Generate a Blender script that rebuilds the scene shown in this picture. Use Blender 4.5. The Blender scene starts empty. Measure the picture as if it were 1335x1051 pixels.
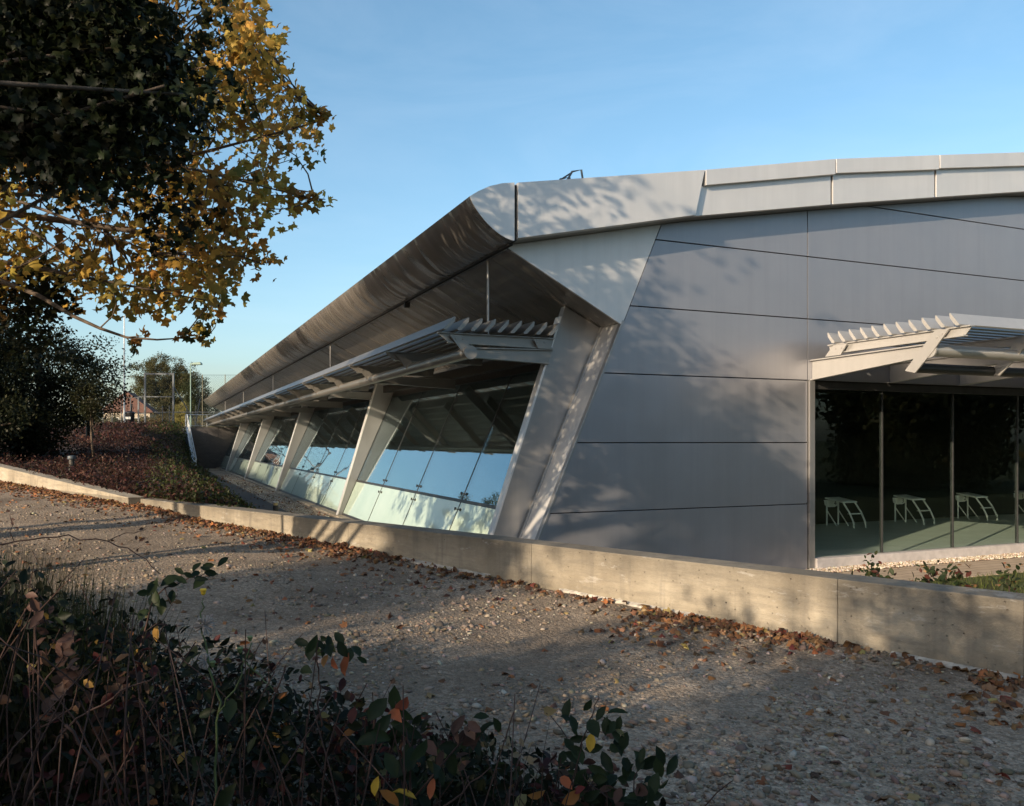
import bpy, math, random
import numpy as np
from mathutils import Vector, Matrix
R = math.radians
SC = bpy.context.scene
COL = SC.collection
rng = np.random.default_rng(7)
random.seed(7)

# ------------------------------------------------------------------ camera (eye level is z = 0)
cam_d = bpy.data.cameras.new("camera")
cam = bpy.data.objects.new("camera", cam_d)
COL.objects.link(cam)
cam.location = (0, 0, 0)
cam.rotation_euler = (R(90), 0, 0)
cam_d.sensor_width = 36.0
cam_d.lens = 1093 / 1335 * 36.0
cam_d.shift_y = 49.5 / 1335
cam_d.clip_start = 0.05
cam_d.clip_end = 4000
SC.camera = cam

# ------------------------------------------------------------------ light
SUN_DIR = Vector((0.692, 0.843, -0.335)).normalized()      # the way the light travels
world = bpy.data.worlds.new("World")
SC.world = world
world.use_nodes = True
wn = world.node_tree
sky = wn.nodes.new("ShaderNodeTexSky")
sky.sky_type = 'NISHITA'
sky.sun_disc = False
sky.sun_elevation = math.asin(-SUN_DIR.z)
sky.sun_rotation = math.atan2(-SUN_DIR.x, -SUN_DIR.y)
sky.altitude = 50
sky.air_density = 1.0
sky.dust_density = 2.0
sky.ozone_density = 2.2
bg = wn.nodes["Background"]
bg.inputs[1].default_value = 0.15
hs = wn.nodes.new("ShaderNodeHueSaturation")
hs.inputs["Saturation"].default_value = 1.06
hs.inputs["Hue"].default_value = 0.487
wn.links.new(sky.outputs[0], hs.inputs["Color"])
tcw = wn.nodes.new("ShaderNodeTexCoord"); mpw = wn.nodes.new("ShaderNodeMapping")          # faint high cirrus
mpw.inputs["Scale"].default_value = (1.6, 2.4, 5.5); mpw.inputs["Rotation"].default_value = (0.2, 0.5, 0.3)
nzw = wn.nodes.new("ShaderNodeTexNoise"); nzw.inputs["Scale"].default_value = 1.5; nzw.inputs["Detail"].default_value = 7; nzw.inputs["Roughness"].default_value = 0.6; nzw.inputs["Distortion"].default_value = 0.6
rw = wn.nodes.new("ShaderNodeMapRange"); rw.inputs[1].default_value = 0.42; rw.inputs[2].default_value = 0.8; rw.inputs[4].default_value = 0.10
mw = wn.nodes.new("ShaderNodeMix"); mw.data_type = 'RGBA'; mw.inputs[7].default_value = (5.2, 5.6, 6.2, 1)
wn.links.new(tcw.outputs["Generated"], mpw.inputs[0]); wn.links.new(mpw.outputs[0], nzw.inputs["Vector"]); wn.links.new(nzw.outputs["Fac"], rw.inputs[0])
wn.links.new(rw.outputs[0], mw.inputs[0]); wn.links.new(hs.outputs[0], mw.inputs[6]); wn.links.new(mw.outputs[2], bg.inputs[0])
sun_d = bpy.data.lights.new("sun", 'SUN')
sun_d.energy = 5.0
sun_d.angle = R(0.53)
sun_d.color = (1.0, 0.80, 0.57)
sun = bpy.data.objects.new("sun", sun_d)
COL.objects.link(sun)
sun.rotation_euler = SUN_DIR.to_track_quat('-Z', 'Y').to_euler()
SC.view_settings.view_transform = 'Standard'
SC.view_settings.look = 'None'
SC.view_settings.exposure = 0.65
SC.view_settings.gamma = 1.0
SC.cycles.max_bounces = 8
SC.cycles.transparent_max_bounces = 16
SC.cycles.sample_clamp_indirect = 6.0

# ------------------------------------------------------------------ helpers: materials
def new_mat(name):
    m = bpy.data.materials.new(name)
    m.use_nodes = True
    nt = m.node_tree
    b = nt.nodes["Principled BSDF"]
    return m, nt, b
def N(nt, kind, **kw):
    n = nt.nodes.new(kind)
    for k, v in kw.items():
        if k in n.inputs.keys():
            n.inputs[k].default_value = v
        else:
            setattr(n, k, v)
    return n
def ramp(nt, fac, stops):
    r = nt.nodes.new("ShaderNodeValToRGB")
    els = r.color_ramp.elements
    while len(els) < len(stops):
        els.new(0.5)
    for e, (p, c) in zip(els, stops):
        e.position = p
        e.color = (c[0], c[1], c[2], 1)
    nt.links.new(fac, r.inputs[0])
    return r
def coord(nt, scale=(1, 1, 1), kind="Object"):
    tc = nt.nodes.new("ShaderNodeTexCoord")
    mp = nt.nodes.new("ShaderNodeMapping")
    mp.inputs["Scale"].default_value = scale
    nt.links.new(tc.outputs[kind], mp.inputs[0])
    return mp.outputs[0]
def noise(nt, vec, scale, detail=4, rough=0.55, dist=0.0):
    n = N(nt, "ShaderNodeTexNoise", Scale=scale, Detail=detail, Roughness=rough, Distortion=dist)
    nt.links.new(vec, n.inputs["Vector"])
    return n.outputs["Fac"]
def bump(nt, h, b, strength=0.3, dist=0.02):
    n = N(nt, "ShaderNodeBump", Strength=strength, Distance=dist)
    nt.links.new(h, n.inputs["Height"])
    nt.links.new(n.outputs[0], b.inputs["Normal"])
    return n
def mixf(nt, a, b, fac):
    m = nt.nodes.new("ShaderNodeMix")
    m.data_type = 'RGBA'
    for sock, v in ((m.inputs[0], fac), (m.inputs[6], a), (m.inputs[7], b)):
        if isinstance(v, (int, float)):
            sock.default_value = v
        elif isinstance(v, (tuple, list)):
            sock.default_value = (*v[:3], 1)
        else:
            nt.links.new(v, sock)
    return m.outputs[2]
def math_n(nt, op, a, b=None):
    m = nt.nodes.new("ShaderNodeMath")
    m.operation = op
    for i, v in enumerate((a, b)):
        if v is None: continue
        if isinstance(v, (int, float)): m.inputs[i].default_value = v
        else: nt.links.new(v, m.inputs[i])
    return m.outputs[0]
def plain(name, col, rough=0.6, metal=0.0, var=0.15, scale=6.0, spec=0.5, bmp=0.0):
    m, nt, b = new_mat(name)
    v = coord(nt)
    f = noise(nt, v, scale, 5)
    lo = [c * (1 - var) for c in col]; hi = [min(1, c * (1 + var)) for c in col]
    r = ramp(nt, f, [(0.3, lo), (0.7, hi)])
    nt.links.new(r.outputs[0], b.inputs["Base Color"])
    b.inputs["Roughness"].default_value = rough
    b.inputs["Metallic"].default_value = metal
    b.inputs["Specular IOR Level"].default_value = spec
    if bmp: bump(nt, noise(nt, v, scale * 8, 4), b, bmp, 0.01)
    return m
def metal_panel(name, col, rough, metal=1.0, wav=0.03, rv=0.05):
    """satin sheet metal: faint cloudiness in the finish and a very slight oil-canning"""
    m, nt, b = new_mat(name)
    v = coord(nt)
    f = noise(nt, v, 1.3, 3)
    g = noise(nt, v, 60, 3)
    r = ramp(nt, f, [(0.3, [c * 0.95 for c in col]), (0.7, [c * 1.04 for c in col])])
    st_ = noise(nt, coord(nt, (5.5, 5.5, 0.22)), 1.0, 5, 0.65)
    nt.links.new(mixf(nt, r.outputs[0], [c * 0.90 for c in col], ramp(nt, st_, [(0.45, (0, 0, 0)), (0.75, (0.7, 0.7, 0.7))]).outputs[0]), b.inputs["Base Color"])
    b.inputs["Metallic"].default_value = metal
    rr = N(nt, "ShaderNodeMapRange"); nt.links.new(math_n(nt, 'ADD', math_n(nt, 'MULTIPLY', f, 0.6), math_n(nt, 'MULTIPLY', g, 0.4)), rr.inputs[0])
    rr.inputs[1].default_value = 0.3; rr.inputs[2].default_value = 0.7
    rr.inputs[3].default_value = rough - rv; rr.inputs[4].default_value = rough + rv
    nt.links.new(rr.outputs[0], b.inputs["Roughness"])
    bump(nt, noise(nt, v, 0.55, 2), b, 1.0, wav)
    return m
def leaf_mat(name, trans=0.35, rough=0.5):
    m, nt, b = new_mat(name)
    at = N(nt, "ShaderNodeAttribute", attribute_name="tint")
    v = coord(nt)
    mx = mixf(nt, at.outputs["Color"], (0.0, 0.0, 0.0), math_n(nt, 'MULTIPLY', noise(nt, v, 45, 3), 0.35))
    nt.links.new(mx, b.inputs["Base Color"])
    b.inputs["Roughness"].default_value = rough
    b.inputs["Specular IOR Level"].default_value = 0.18
    t = nt.nodes.new("ShaderNodeBsdfTranslucent")
    nt.links.new(mx, t.inputs[0])
    s = nt.nodes.new("ShaderNodeMixShader")
    s.inputs[0].default_value = trans
    nt.links.new(b.outputs[0], s.inputs[1]); nt.links.new(t.outputs[0], s.inputs[2])
    nt.links.new(s.outputs[0], nt.nodes["Material Output"].inputs[0])
    return m
def glass_mat(name, tint=(0.78, 0.86, 0.83), base=0.36):
    m, nt, b = new_mat(name)
    nt.nodes.remove(b)
    tr = nt.nodes.new("ShaderNodeBsdfTransparent"); tr.inputs[0].default_value = (*tint, 1)
    gl = nt.nodes.new("ShaderNodeBsdfGlossy"); gl.inputs["Roughness"].default_value = 0.0
    gl.inputs[0].default_value = (0.80, 0.93, 1.0, 1)
    lw = nt.nodes.new("ShaderNodeLayerWeight"); lw.inputs[0].default_value = 0.5
    p = math_n(nt, 'POWER', lw.outputs["Facing"], 5.0)
    f = math_n(nt, 'ADD', math_n(nt, 'MULTIPLY', p, 1 - base), base)
    mx = nt.nodes.new("ShaderNodeMixShader")
    nt.links.new(f, mx.inputs[0]); nt.links.new(tr.outputs[0], mx.inputs[1]); nt.links.new(gl.outputs[0], mx.inputs[2])
    nt.links.new(mx.outputs[0], nt.nodes["Material Output"].inputs[0])
    v = coord(nt)
    bp = N(nt, "ShaderNodeBump", Strength=1.0, Distance=0.004)
    nt.links.new(noise(nt, v, 0.7, 1), bp.inputs["Height"])
    nt.links.new(bp.outputs[0], gl.inputs["Normal"])
    return m

M = {}
M['wall'] = metal_panel("satin_aluminium_cladding", (0.31, 0.31, 0.335), 0.38, 0.65, 0.012)
M['fascia'] = metal_panel("fascia_aluminium", (0.62, 0.61, 0.60), 0.5, 0.55, 0.004)
M['canopy'] = metal_panel("canopy_grey_paint", (0.42, 0.41, 0.39), 0.4, 0.5, 0.002)
M['canopy_shaded'] = metal_panel("shaded_canopy_paint", (0.25, 0.24, 0.225), 0.38, 0.6, 0.002)  # darker copy of the canopy finish, shade on the glazed side put into its colour
M['fin'] = metal_panel("fin_aluminium", (0.31, 0.305, 0.30), 0.4, 0.7, 0.004)
M['dark'] = plain("shadow_gap_black", (0.012, 0.012, 0.013), 0.7)
M['darkmetal'] = plain("dark_frame_metal", (0.05, 0.05, 0.05), 0.45, 0.5)
M['interior'] = plain("dark_interior_lining", (0.075, 0.092, 0.09), 0.8)
M['roof'] = plain("roof_membrane", (0.3, 0.3, 0.31), 0.6)
M['glass'] = glass_mat("green_tinted_glass")
M['glass_front'] = glass_mat("clear_front_glass", (0.88, 0.93, 0.91), 0.028)
M['sill'] = plain("sill_light_metal", (0.5, 0.46, 0.44), 0.5, 0.2)

def soffit_mat(name, streak):
    """polished sheet with rolling ripples across it, which break the mirrored ground into streaks"""
    m, nt, b = new_mat(name)
    v1 = coord(nt, (0.38, 1.15, 0.38))
    v2 = coord(nt, (0.75, 5.2, 0.75))
    n1 = noise(nt, v1, 1.0, 1.5, 0.5, 0.7)
    n2 = noise(nt, v2, 1.0, 4, 0.6, 0.8)
    h = math_n(nt, 'ADD', n1, math_n(nt, 'MULTIPLY', n2, 0.07))
    f = noise(nt, v2, 0.7, 3)
    r = ramp(nt, f, [(0.3, (0.215, 0.20, 0.185)), (0.7, (0.28, 0.26, 0.24))])
    nt.links.new(r.outputs[0], b.inputs["Base Color"])
    b.inputs["Metallic"].default_value = 0.45
    b.inputs["Roughness"].default_value = 0.23
    bump(nt, h, b, 1.0, streak)
    return m
M['eave'] = soffit_mat("polished_eave_steel", 0.17)
M['soffit'] = soffit_mat("polished_soffit_steel", 0.07)

def spandrel_mat():
    m, nt, b = new_mat("mint_backpainted_glass")
    v = coord(nt)
    r = ramp(nt, noise(nt, v, 0.8, 3), [(0.3, (0.34, 0.44, 0.365)), (0.7, (0.41, 0.50, 0.425))])
    nt.links.new(r.outputs[0], b.inputs["Base Color"])
    b.inputs["Roughness"].default_value = 0.45
    b.inputs["Coat Weight"].default_value = 1.0
    b.inputs["Coat Roughness"].default_value = 0.02
    return m
M['spandrel'] = spandrel_mat()

def concrete_mat():
    m, nt, b = new_mat("board_marked_concrete")
    v = coord(nt)
    big = noise(nt, v, 1.1, 5, 0.6)
    v2 = coord(nt, (1.2, 1.2, 9.0))
    streak = noise(nt, v2, 2.0, 5, 0.65)
    fine = noise(nt, v, 28, 5, 0.7)
    a = ramp(nt, big, [(0.25, (0.16, 0.135, 0.10)), (0.48, (0.30, 0.262, 0.20)), (0.75, (0.43, 0.385, 0.305))])
    c = mixf(nt, a.outputs[0], (0.18, 0.16, 0.13), ramp(nt, streak, [(0.46, (0, 0, 0)), (0.75, (0.75, 0.75, 0.75))]).outputs[0])
    c = mixf(nt, c, (0.45, 0.43, 0.38), ramp(nt, fine, [(0.6, (0, 0, 0)), (0.85, (0.45, 0.45, 0.45))]).outputs[0])
    # drips running down the face from the coping
    v3 = coord(nt, (3.5, 3.5, 0.35))
    drip = noise(nt, v3, 1.6, 4, 0.6)
    c = mixf(nt, c, (0.15, 0.135, 0.115), ramp(nt, drip, [(0.52, (0, 0, 0)), (0.68, (0.6, 0.6, 0.6))]).outputs[0])
    tcz = nt.nodes.new("ShaderNodeTexCoord"); spz = N(nt, "ShaderNodeSeparateXYZ"); nt.links.new(tcz.outputs["Object"], spz.inputs[0])
    mr = N(nt, "ShaderNodeMapRange"); nt.links.new(math_n(nt, 'ADD', spz.outputs[2], math_n(nt, 'MULTIPLY', noise(nt, coord(nt, (2.2, 2.2, .6)), 1.5, 5, .65), .35)), mr.inputs[0])
    mr.inputs[1].default_value = -1.16; mr.inputs[2].default_value = -0.88
    c = mixf(nt, c, (0.085, 0.075, 0.062), math_n(nt, 'MULTIPLY', math_n(nt, 'MULTIPLY', mr.outputs[0], 0.55), math_n(nt, 'LESS_THAN', spz.outputs[2], -1.03)))
    mf = N(nt, "ShaderNodeMapRange"); nt.links.new(math_n(nt, 'ADD', spz.outputs[2], math_n(nt, 'MULTIPLY', noise(nt, v, 2.3, 5, .7), .5)), mf.inputs[0])
    mf.inputs[1].default_value = -1.12; mf.inputs[2].default_value = -1.42
    c = mixf(nt, c, (0.12, 0.10, 0.072), math_n(nt, 'MULTIPLY', mf.outputs[0], 0.5))
    sc_ = ramp(nt, noise(nt, coord(nt, (.9, .9, 3.2)), 2.6, 8, .75), [(0.60, (0, 0, 0)), (0.64, (0.55, 0.55, 0.55))])
    c = mixf(nt, c, (0.46, 0.45, 0.43), math_n(nt, 'MULTIPLY', sc_.outputs[0], 0.55))
    vo = N(nt, "ShaderNodeTexVoronoi", Scale=16.0); nt.links.new(v, vo.inputs["Vector"])
    pit = ramp(nt, vo.outputs["Distance"], [(0.05, (1, 1, 1)), (0.13, (0, 0, 0))])
    c = mixf(nt, c, (0.07, 0.06, 0.055), math_n(nt, 'MULTIPLY', pit.outputs[0], ramp(nt, noise(nt, v, 4, 3), [(0.52, (0, 0, 0)), (0.62, (1, 1, 1))]).outputs[0]))
    nt.links.new(c, b.inputs["Base Color"])
    b.inputs["Roughness"].default_value = 0.85
    b.inputs["Specular IOR Level"].default_value = 0.25
    bump(nt, math_n(nt, 'SUBTRACT', math_n(nt, 'ADD', math_n(nt, 'MULTIPLY', streak, 0.5), fine), pit.outputs[0]), b, 0.8, 0.015)
    return m
M['concrete'] = concrete_mat()

def gravel_mat(name, c0, c1, c2, sc=26.0, d=0.03):
    m, nt, b = new_mat(name)
    v = coord(nt)
    vo = N(nt, "ShaderNodeTexVoronoi", Scale=sc); nt.links.new(v, vo.inputs["Vector"])
    vo2 = N(nt, "ShaderNodeTexVoronoi", Scale=sc * 2.7); nt.links.new(v, vo2.inputs["Vector"])
    sep = N(nt, "ShaderNodeSeparateColor"); nt.links.new(vo.outputs["Color"], sep.inputs[0])
    sep2 = N(nt, "ShaderNodeSeparateColor"); nt.links.new(vo2.outputs["Color"], sep2.inputs[0])
    a = ramp(nt, sep.outputs[0], [(0.1, c0), (0.55, c1), (0.95, c2)])
    a2 = ramp(nt, sep2.outputs[0], [(0.1, c0), (0.6, c1), (0.97, c2)])
    c = mixf(nt, a.outputs[0], a2.outputs[0], noise(nt, v, 9, 3))
    c = mixf(nt, c, [x * 0.75 for x in c0], ramp(nt, noise(nt, v, 0.9, 5, 0.65), [(0.42, (0, 0, 0)), (0.7, (0.75, 0.75, 0.75))]).outputs[0])
    c = mixf(nt, c, [x * 0.62 for x in c0], ramp(nt, noise(nt, v, 0.33, 6, 0.7), [(0.44, (0, 0, 0)), (0.62, (0.7, 0.7, 0.7))]).outputs[0])      # damp, compacted patches
    nt.links.new(c, b.inputs["Base Color"])
    b.inputs["Roughness"].default_value = 0.9
    b.inputs["Specular IOR Level"].default_value = 0.2
    h = math_n(nt, 'ADD', math_n(nt, 'MULTIPLY', vo.outputs["Distance"], -0.9), math_n(nt, 'MULTIPLY', vo2.outputs["Distance"], -0.5))
    h = math_n(nt, 'ADD', h, math_n(nt, 'MULTIPLY', noise(nt, v, 7, 4), 0.8))
    bump(nt, h, b, 0.8, d)
    return m
M['gravel'] = gravel_mat("crushed_gravel", (0.165, 0.126, 0.092), (0.30, 0.238, 0.175), (0.45, 0.37, 0.285), 34.0, 0.016)
M['shingle'] = gravel_mat("pale_shingle", (0.25, 0.2, 0.15), (0.42, 0.35, 0.27), (0.6, 0.52, 0.42), 18)
M['soil'] = plain("brown_soil", (0.06, 0.043, 0.034), 0.95, 0, 0.5, 3.0, 0.1, 0.8)
M['asphalt'] = plain("path_asphalt", (0.062, 0.056, 0.054), 0.85, 0, 0.25, 5.0, 0.3, 0.4)
M['terrace'] = plain("terrace_ground", (0.16, 0.15, 0.11), 0.95, 0, 0.4, 0.5, 0.1, 0.4)
M['grassy'] = plain("rough_ground", (0.07, 0.075, 0.035), 0.95, 0, 0.5, 0.6, 0.1, 0.5)
M['bark'] = plain("grey_brown_bark", (0.11, 0.085, 0.065), 0.9, 0, 0.45, 9.0, 0.15, 0.8)
M['stem'] = plain("weed_stems", (0.055, 0.03, 0.024), 0.7, 0, 0.4, 9.0, 0.3)
M['greenstem'] = plain("green_weed_stems", (0.085, 0.115, 0.045), 0.6, 0, 0.3, 9.0, 0.3)
M['leaf'] = leaf_mat("leaf_blades", 0.4)
M['leaf_thin'] = leaf_mat("thin_autumn_leaves", 0.5, 0.55)
M['litter'] = leaf_mat("dry_fallen_leaves", 0.1, 0.7)
M['galv'] = plain("galvanised_steel", (0.42, 0.45, 0.47), 0.45, 0.6)
M['fencegrey'] = plain("fence_blue_grey_paint", (0.045, 0.06, 0.075), 0.5, 0.0)
M['lampgreen'] = plain("lamp_green_paint", (0.16, 0.24, 0.2), 0.5)
M['black'] = plain("black_plastic", (0.015, 0.015, 0.016), 0.45)
M['white'] = plain("white_plastic", (0.78, 0.78, 0.70), 0.5)
M['deck'] = plain("pool_deck_tiles", (0.50, 0.52, 0.46), 0.4, 0, 0.08, 2.0)
M['pebble'] = leaf_mat("loose_stones", 0.0, 0.85)

def brick_mat(name, c1, c2, mortar, sc, bw=0.5, rh=0.25):
    m, nt, b = new_mat(name)
    v = coord(nt)
    br = N(nt, "ShaderNodeTexBrick", Scale=sc)
    br.inputs["Color1"].default_value = (*c1, 1); br.inputs["Color2"].default_value = (*c2, 1)
    br.inputs["Mortar"].default_value = (*mortar, 1); br.inputs["Mortar Size"].default_value = 0.015
    br.inputs["Brick Width"].default_value = bw; br.inputs["Row Height"].default_value = rh
    nt.links.new(v, br.inputs["Vector"])
    nt.links.new(mixf(nt, br.outputs[0], [c * 0.6 for c in c1], math_n(nt, 'MULTIPLY', noise(nt, v, 2.5, 5), 0.6)), b.inputs["Base Color"])
    b.inputs["Roughness"].default_value = 0.85
    return m, nt, b, br
M['paving'] = brick_mat("buff_paving_slabs", (0.40, 0.31, 0.22), (0.46, 0.36, 0.27), (0.2, 0.16, 0.12), 1.1)[0]
def wallbrick():
    m, nt, b, br = brick_mat("dark_brick", (0.06, 0.055, 0.055), (0.085, 0.075, 0.072), (0.12, 0.115, 0.11), 2.2)
    tc = nt.nodes.new("ShaderNodeTexCoord"); sp = N(nt, "ShaderNodeSeparateXYZ"); cb = N(nt, "ShaderNodeCombineXYZ")
    nt.links.new(tc.outputs["Object"], sp.inputs[0])
    nt.links.new(sp.outputs[0], cb.inputs[0]); nt.links.new(sp.outputs[2], cb.inputs[1])
    nt.links.new(cb.outputs[0], br.inputs["Vector"])
    return m
M['brick'] = wallbrick()

def water_mat():
    m, nt, b = new_mat("pool_water")
    v = coord(nt)
    r = ramp(nt, noise(nt, v, 2, 2), [(0.3, (0.01, 0.03, 0.035)), (0.7, (0.015, 0.045, 0.05))])
    nt.links.new(r.outputs[0], b.inputs["Base Color"]); b.inputs["Roughness"].default_value = 0.05
    bump(nt, noise(nt, v, 3, 2), b, 0.3, 0.02)
    return m
M['water'] = water_mat()

# ------------------------------------------------------------------ helpers: meshes
class MB:
    def __init__(s): s.v = []; s.f = []
    def add(s, vs, fs):
        o = len(s.v); s.v += [tuple(p) for p in vs]; s.f += [tuple(i + o for i in f) for f in fs]
        return s
    def box(s, x0, x1, y0, y1, z0, z1):
        return s.add([(x0,y0,z0),(x1,y0,z0),(x1,y1,z0),(x0,y1,z0),(x0,y0,z1),(x1,y0,z1),(x1,y1,z1),(x0,y1,z1)],
                     [(0,3,2,1),(4,5,6,7),(0,1,5,4),(1,2,6,5),(2,3,7,6),(3,0,4,7)])
    def prism(s, prof, axis, c0, c1):
        """prof: 2-D polygon; axis 'y' takes (x,z) pairs, 'x' takes (y,z), 'z' takes (x,y)"""
        def P(a, b, c): return {'y': (a, c, b), 'x': (c, a, b), 'z': (a, b, c)}[axis]
        n = len(prof)
        vs = [P(a, b, c0) for a, b in prof] + [P(a, b, c1) for a, b in prof]
        fs = [tuple(range(n)), tuple(range(2*n-1, n-1, -1))] + [(i, (i+1) % n, n+(i+1) % n, n+i) for i in range(n)]
        return s.add(vs, fs)
    def tube(s, pts, rad, n=8, cap=True):
        pts = [Vector(p) for p in pts]
        if not hasattr(rad, '__len__'): rad = [rad] * len(pts)
        o = len(s.v); up = Vector((0.13, 0.21, 1)).normalized(); rings = []
        for i, p in enumerate(pts):
            d = (pts[min(i+1, len(pts)-1)] - pts[max(i-1, 0)])
            if d.length < 1e-9: d = Vector((0, 0, 1))
            d.normalize()
            u = d.cross(up)
            if u.length < 0.05: u = d.cross(Vector((1, 0, 0)))
            u.normalize(); w = d.cross(u)
            s.v += [tuple(p + (u * math.cos(a) + w * math.sin(a)) * rad[i]) for a in (2*math.pi*k/n for k in range(n))]
        for i in range(len(pts)-1):
            a = o + i*n; b = a + n
            s.f += [(a+k, a+(k+1) % n, b+(k+1) % n, b+k) for k in range(n)]
        if cap:
            s.f.append(tuple(o + k for k in range(n-1, -1, -1))); e = o + (len(pts)-1)*n
            s.f.append(tuple(e + k for k in range(n)))
        return s
    def lathe(s, c, prof, n=16):
        """prof: (radius, z) pairs round a vertical axis through c"""
        o = len(s.v)
        for r, z in prof:
            s.v += [(c[0] + r*math.cos(2*math.pi*k/n), c[1] + r*math.sin(2*math.pi*k/n), c[2] + z) for k in range(n)]
        for i in range(len(prof)-1):
            a = o + i*n; b = a + n
            s.f += [(a+k, a+(k+1) % n, b+(k+1) % n, b+k) for k in range(n)]
        s.f.append(tuple(o + k for k in range(n-1, -1, -1))); e = o + (len(prof)-1)*n
        s.f.append(tuple(e + k for k in range(n)))
        return s
    def build(s, name, mat, parent=None, bevel=0.0, smooth=False, fix=True):
        me = bpy.data.meshes.new(name)
        me.from_pydata(s.v, [], s.f); me.update()
        if fix:
            import bmesh
            bm = bmesh.new(); bm.from_mesh(me); bmesh.ops.recalc_face_normals(bm, faces=bm.faces); bm.to_mesh(me); bm.free()
        me.materials.append(mat)
        if smooth:
            me.polygons.foreach_set("use_smooth", [True] * len(me.polygons))
        o = bpy.data.objects.new(name, me); COL.objects.link(o)
        if parent: o.parent = parent
        if bevel:
            md = o.modifiers.new("bevel", 'BEVEL'); md.width = bevel; md.segments = 2; md.limit_method = 'ANGLE'; md.angle_limit = R(40)
        return o
def tag(o, label=None, cat=None, group=None, kind=None):
    for k, v in (('label', label), ('category', cat), ('group', group), ('kind', kind)):
        if v: o[k] = v
    return o
def empty(name, loc, rz=0.0):
    o = bpy.data.objects.new(name, None); COL.objects.link(o)
    o.location = loc; o.rotation_euler = (0, 0, rz); o.empty_display_size = 0.2
    return o

# many small pieces in one mesh, each with its own orientation, size and tint
def tmpl_maple():
    ang = [-90, -52, -22, 4, 38, 66, 90, 114, 142, 176, 202, 232]
    rad = [0.16, 0.46, 0.74, 0.60, 0.98, 0.66, 1.08, 0.66, 0.98, 0.60, 0.74, 0.46]
    v = [(0, 0, 0.06)]
    for a, r in zip(ang, rad):
        v.append((r*math.cos(R(a))*0.5, r*math.sin(R(a))*0.5, -0.16*r*r))
    return np.array(v), np.array([(0, i, i % 12 + 1) for i in range(1, 13)])
def tmpl_oval():
    v = [(0,-.5,0), (0,-.18,-.03), (0,.2,-.03), (0,.5,-.1), (.2,-.25,.05), (.27,.05,.06), (.16,.32,.02), (-.2,-.25,.05), (-.27,.05,.06), (-.16,.32,.02)]
    t = [(0,4,1),(4,5,1),(1,5,2),(5,6,2),(2,6,3),(0,1,7),(7,1,8),(1,2,8),(8,2,9),(2,3,9)]
    return np.array(v, float), np.array(t)
def tmpl_spray():
    """a few small leaflets of a distant crown, as one piece"""
    r = np.random.default_rng(3); v = []; t = []
    for k in range(5):
        c = r.normal(0, .38, 3); d = r.normal(0, 1, 3); d /= np.linalg.norm(d); e = np.cross(d, r.normal(0, 1, 3)); e /= np.linalg.norm(e)
        o = len(v); v += [c - d*.26, c + e*.15, c + d*.26, c - e*.15]; t += [(o, o+1, o+2), (o, o+2, o+3)]
    return np.array(v), np.array(t)
def tmpl_blade():
    v = [(-.03,0,0),(.03,0,0),(-.022,.5,.06),(.022,.5,.06),(0,1,.3)]
    return np.array(v, float), np.array([(0,1,3),(0,3,2),(2,3,4)])
def tmpl_stone():
    p = (1+5**.5)/2; v = np.array([(-1,p,0),(1,p,0),(-1,-p,0),(1,-p,0),(0,-1,p),(0,1,p),(0,-1,-p),(0,1,-p),(p,0,-1),(p,0,1),(-p,0,-1),(-p,0,1)], float)
    v /= np.linalg.norm(v[0]); r = np.random.default_rng(5); v *= r.uniform(.7, 1.15, (12, 1)); v *= (0.5, 0.42, 0.3)
    t = [(0,11,5),(0,5,1),(0,1,7),(0,7,10),(0,10,11),(1,5,9),(5,11,4),(11,10,2),(10,7,6),(7,1,8),(3,9,4),(3,4,2),(3,2,6),(3,6,8),(3,8,9),(4,9,5),(2,4,11),(6,2,10),(8,6,7),(9,8,1)]
    return v, np.array(t)
MAPLE, OVAL, SPRAY, BLADE, STONE = tmpl_maple(), tmpl_oval(), tmpl_spray(), tmpl_blade(), tmpl_stone()

def rots(n, bias=(0, 0, 1), spread=0.8, g=rng):
    """n rotation matrices whose z-axis leans to bias"""
    z = np.asarray(bias, float) + g.normal(0, spread, (n, 3)); z /= np.linalg.norm(z, axis=1)[:, None]
    a = g.normal(0, 1, (n, 3)); x = np.cross(a, z); x /= np.linalg.norm(x, axis=1)[:, None]
    y = np.cross(z, x)
    return np.stack([x, y, z], axis=2)
def upright(n, lean=0.25, g=rng):
    y = np.array([0, 0, 1.0]) + g.normal(0, lean, (n, 3)); y /= np.linalg.norm(y, axis=1)[:, None]
    a = g.normal(0, 1, (n, 3)); x = np.cross(y, a); x /= np.linalg.norm(x, axis=1)[:, None]
    z = np.cross(x, y)
    return np.stack([x, y, z], axis=2)
def palette(n, cols, w=None, var=0.2, g=rng):
    cols = np.array(cols, float); w = None if w is None else np.array(w, float) / sum(w)
    c = cols[g.choice(len(cols), n, p=w)]
    return np.clip(c * g.uniform(1-var, 1+var, (n, 1)) * g.uniform(1-var*.4, 1+var*.4, (n, 3)), 0, 1)
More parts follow.
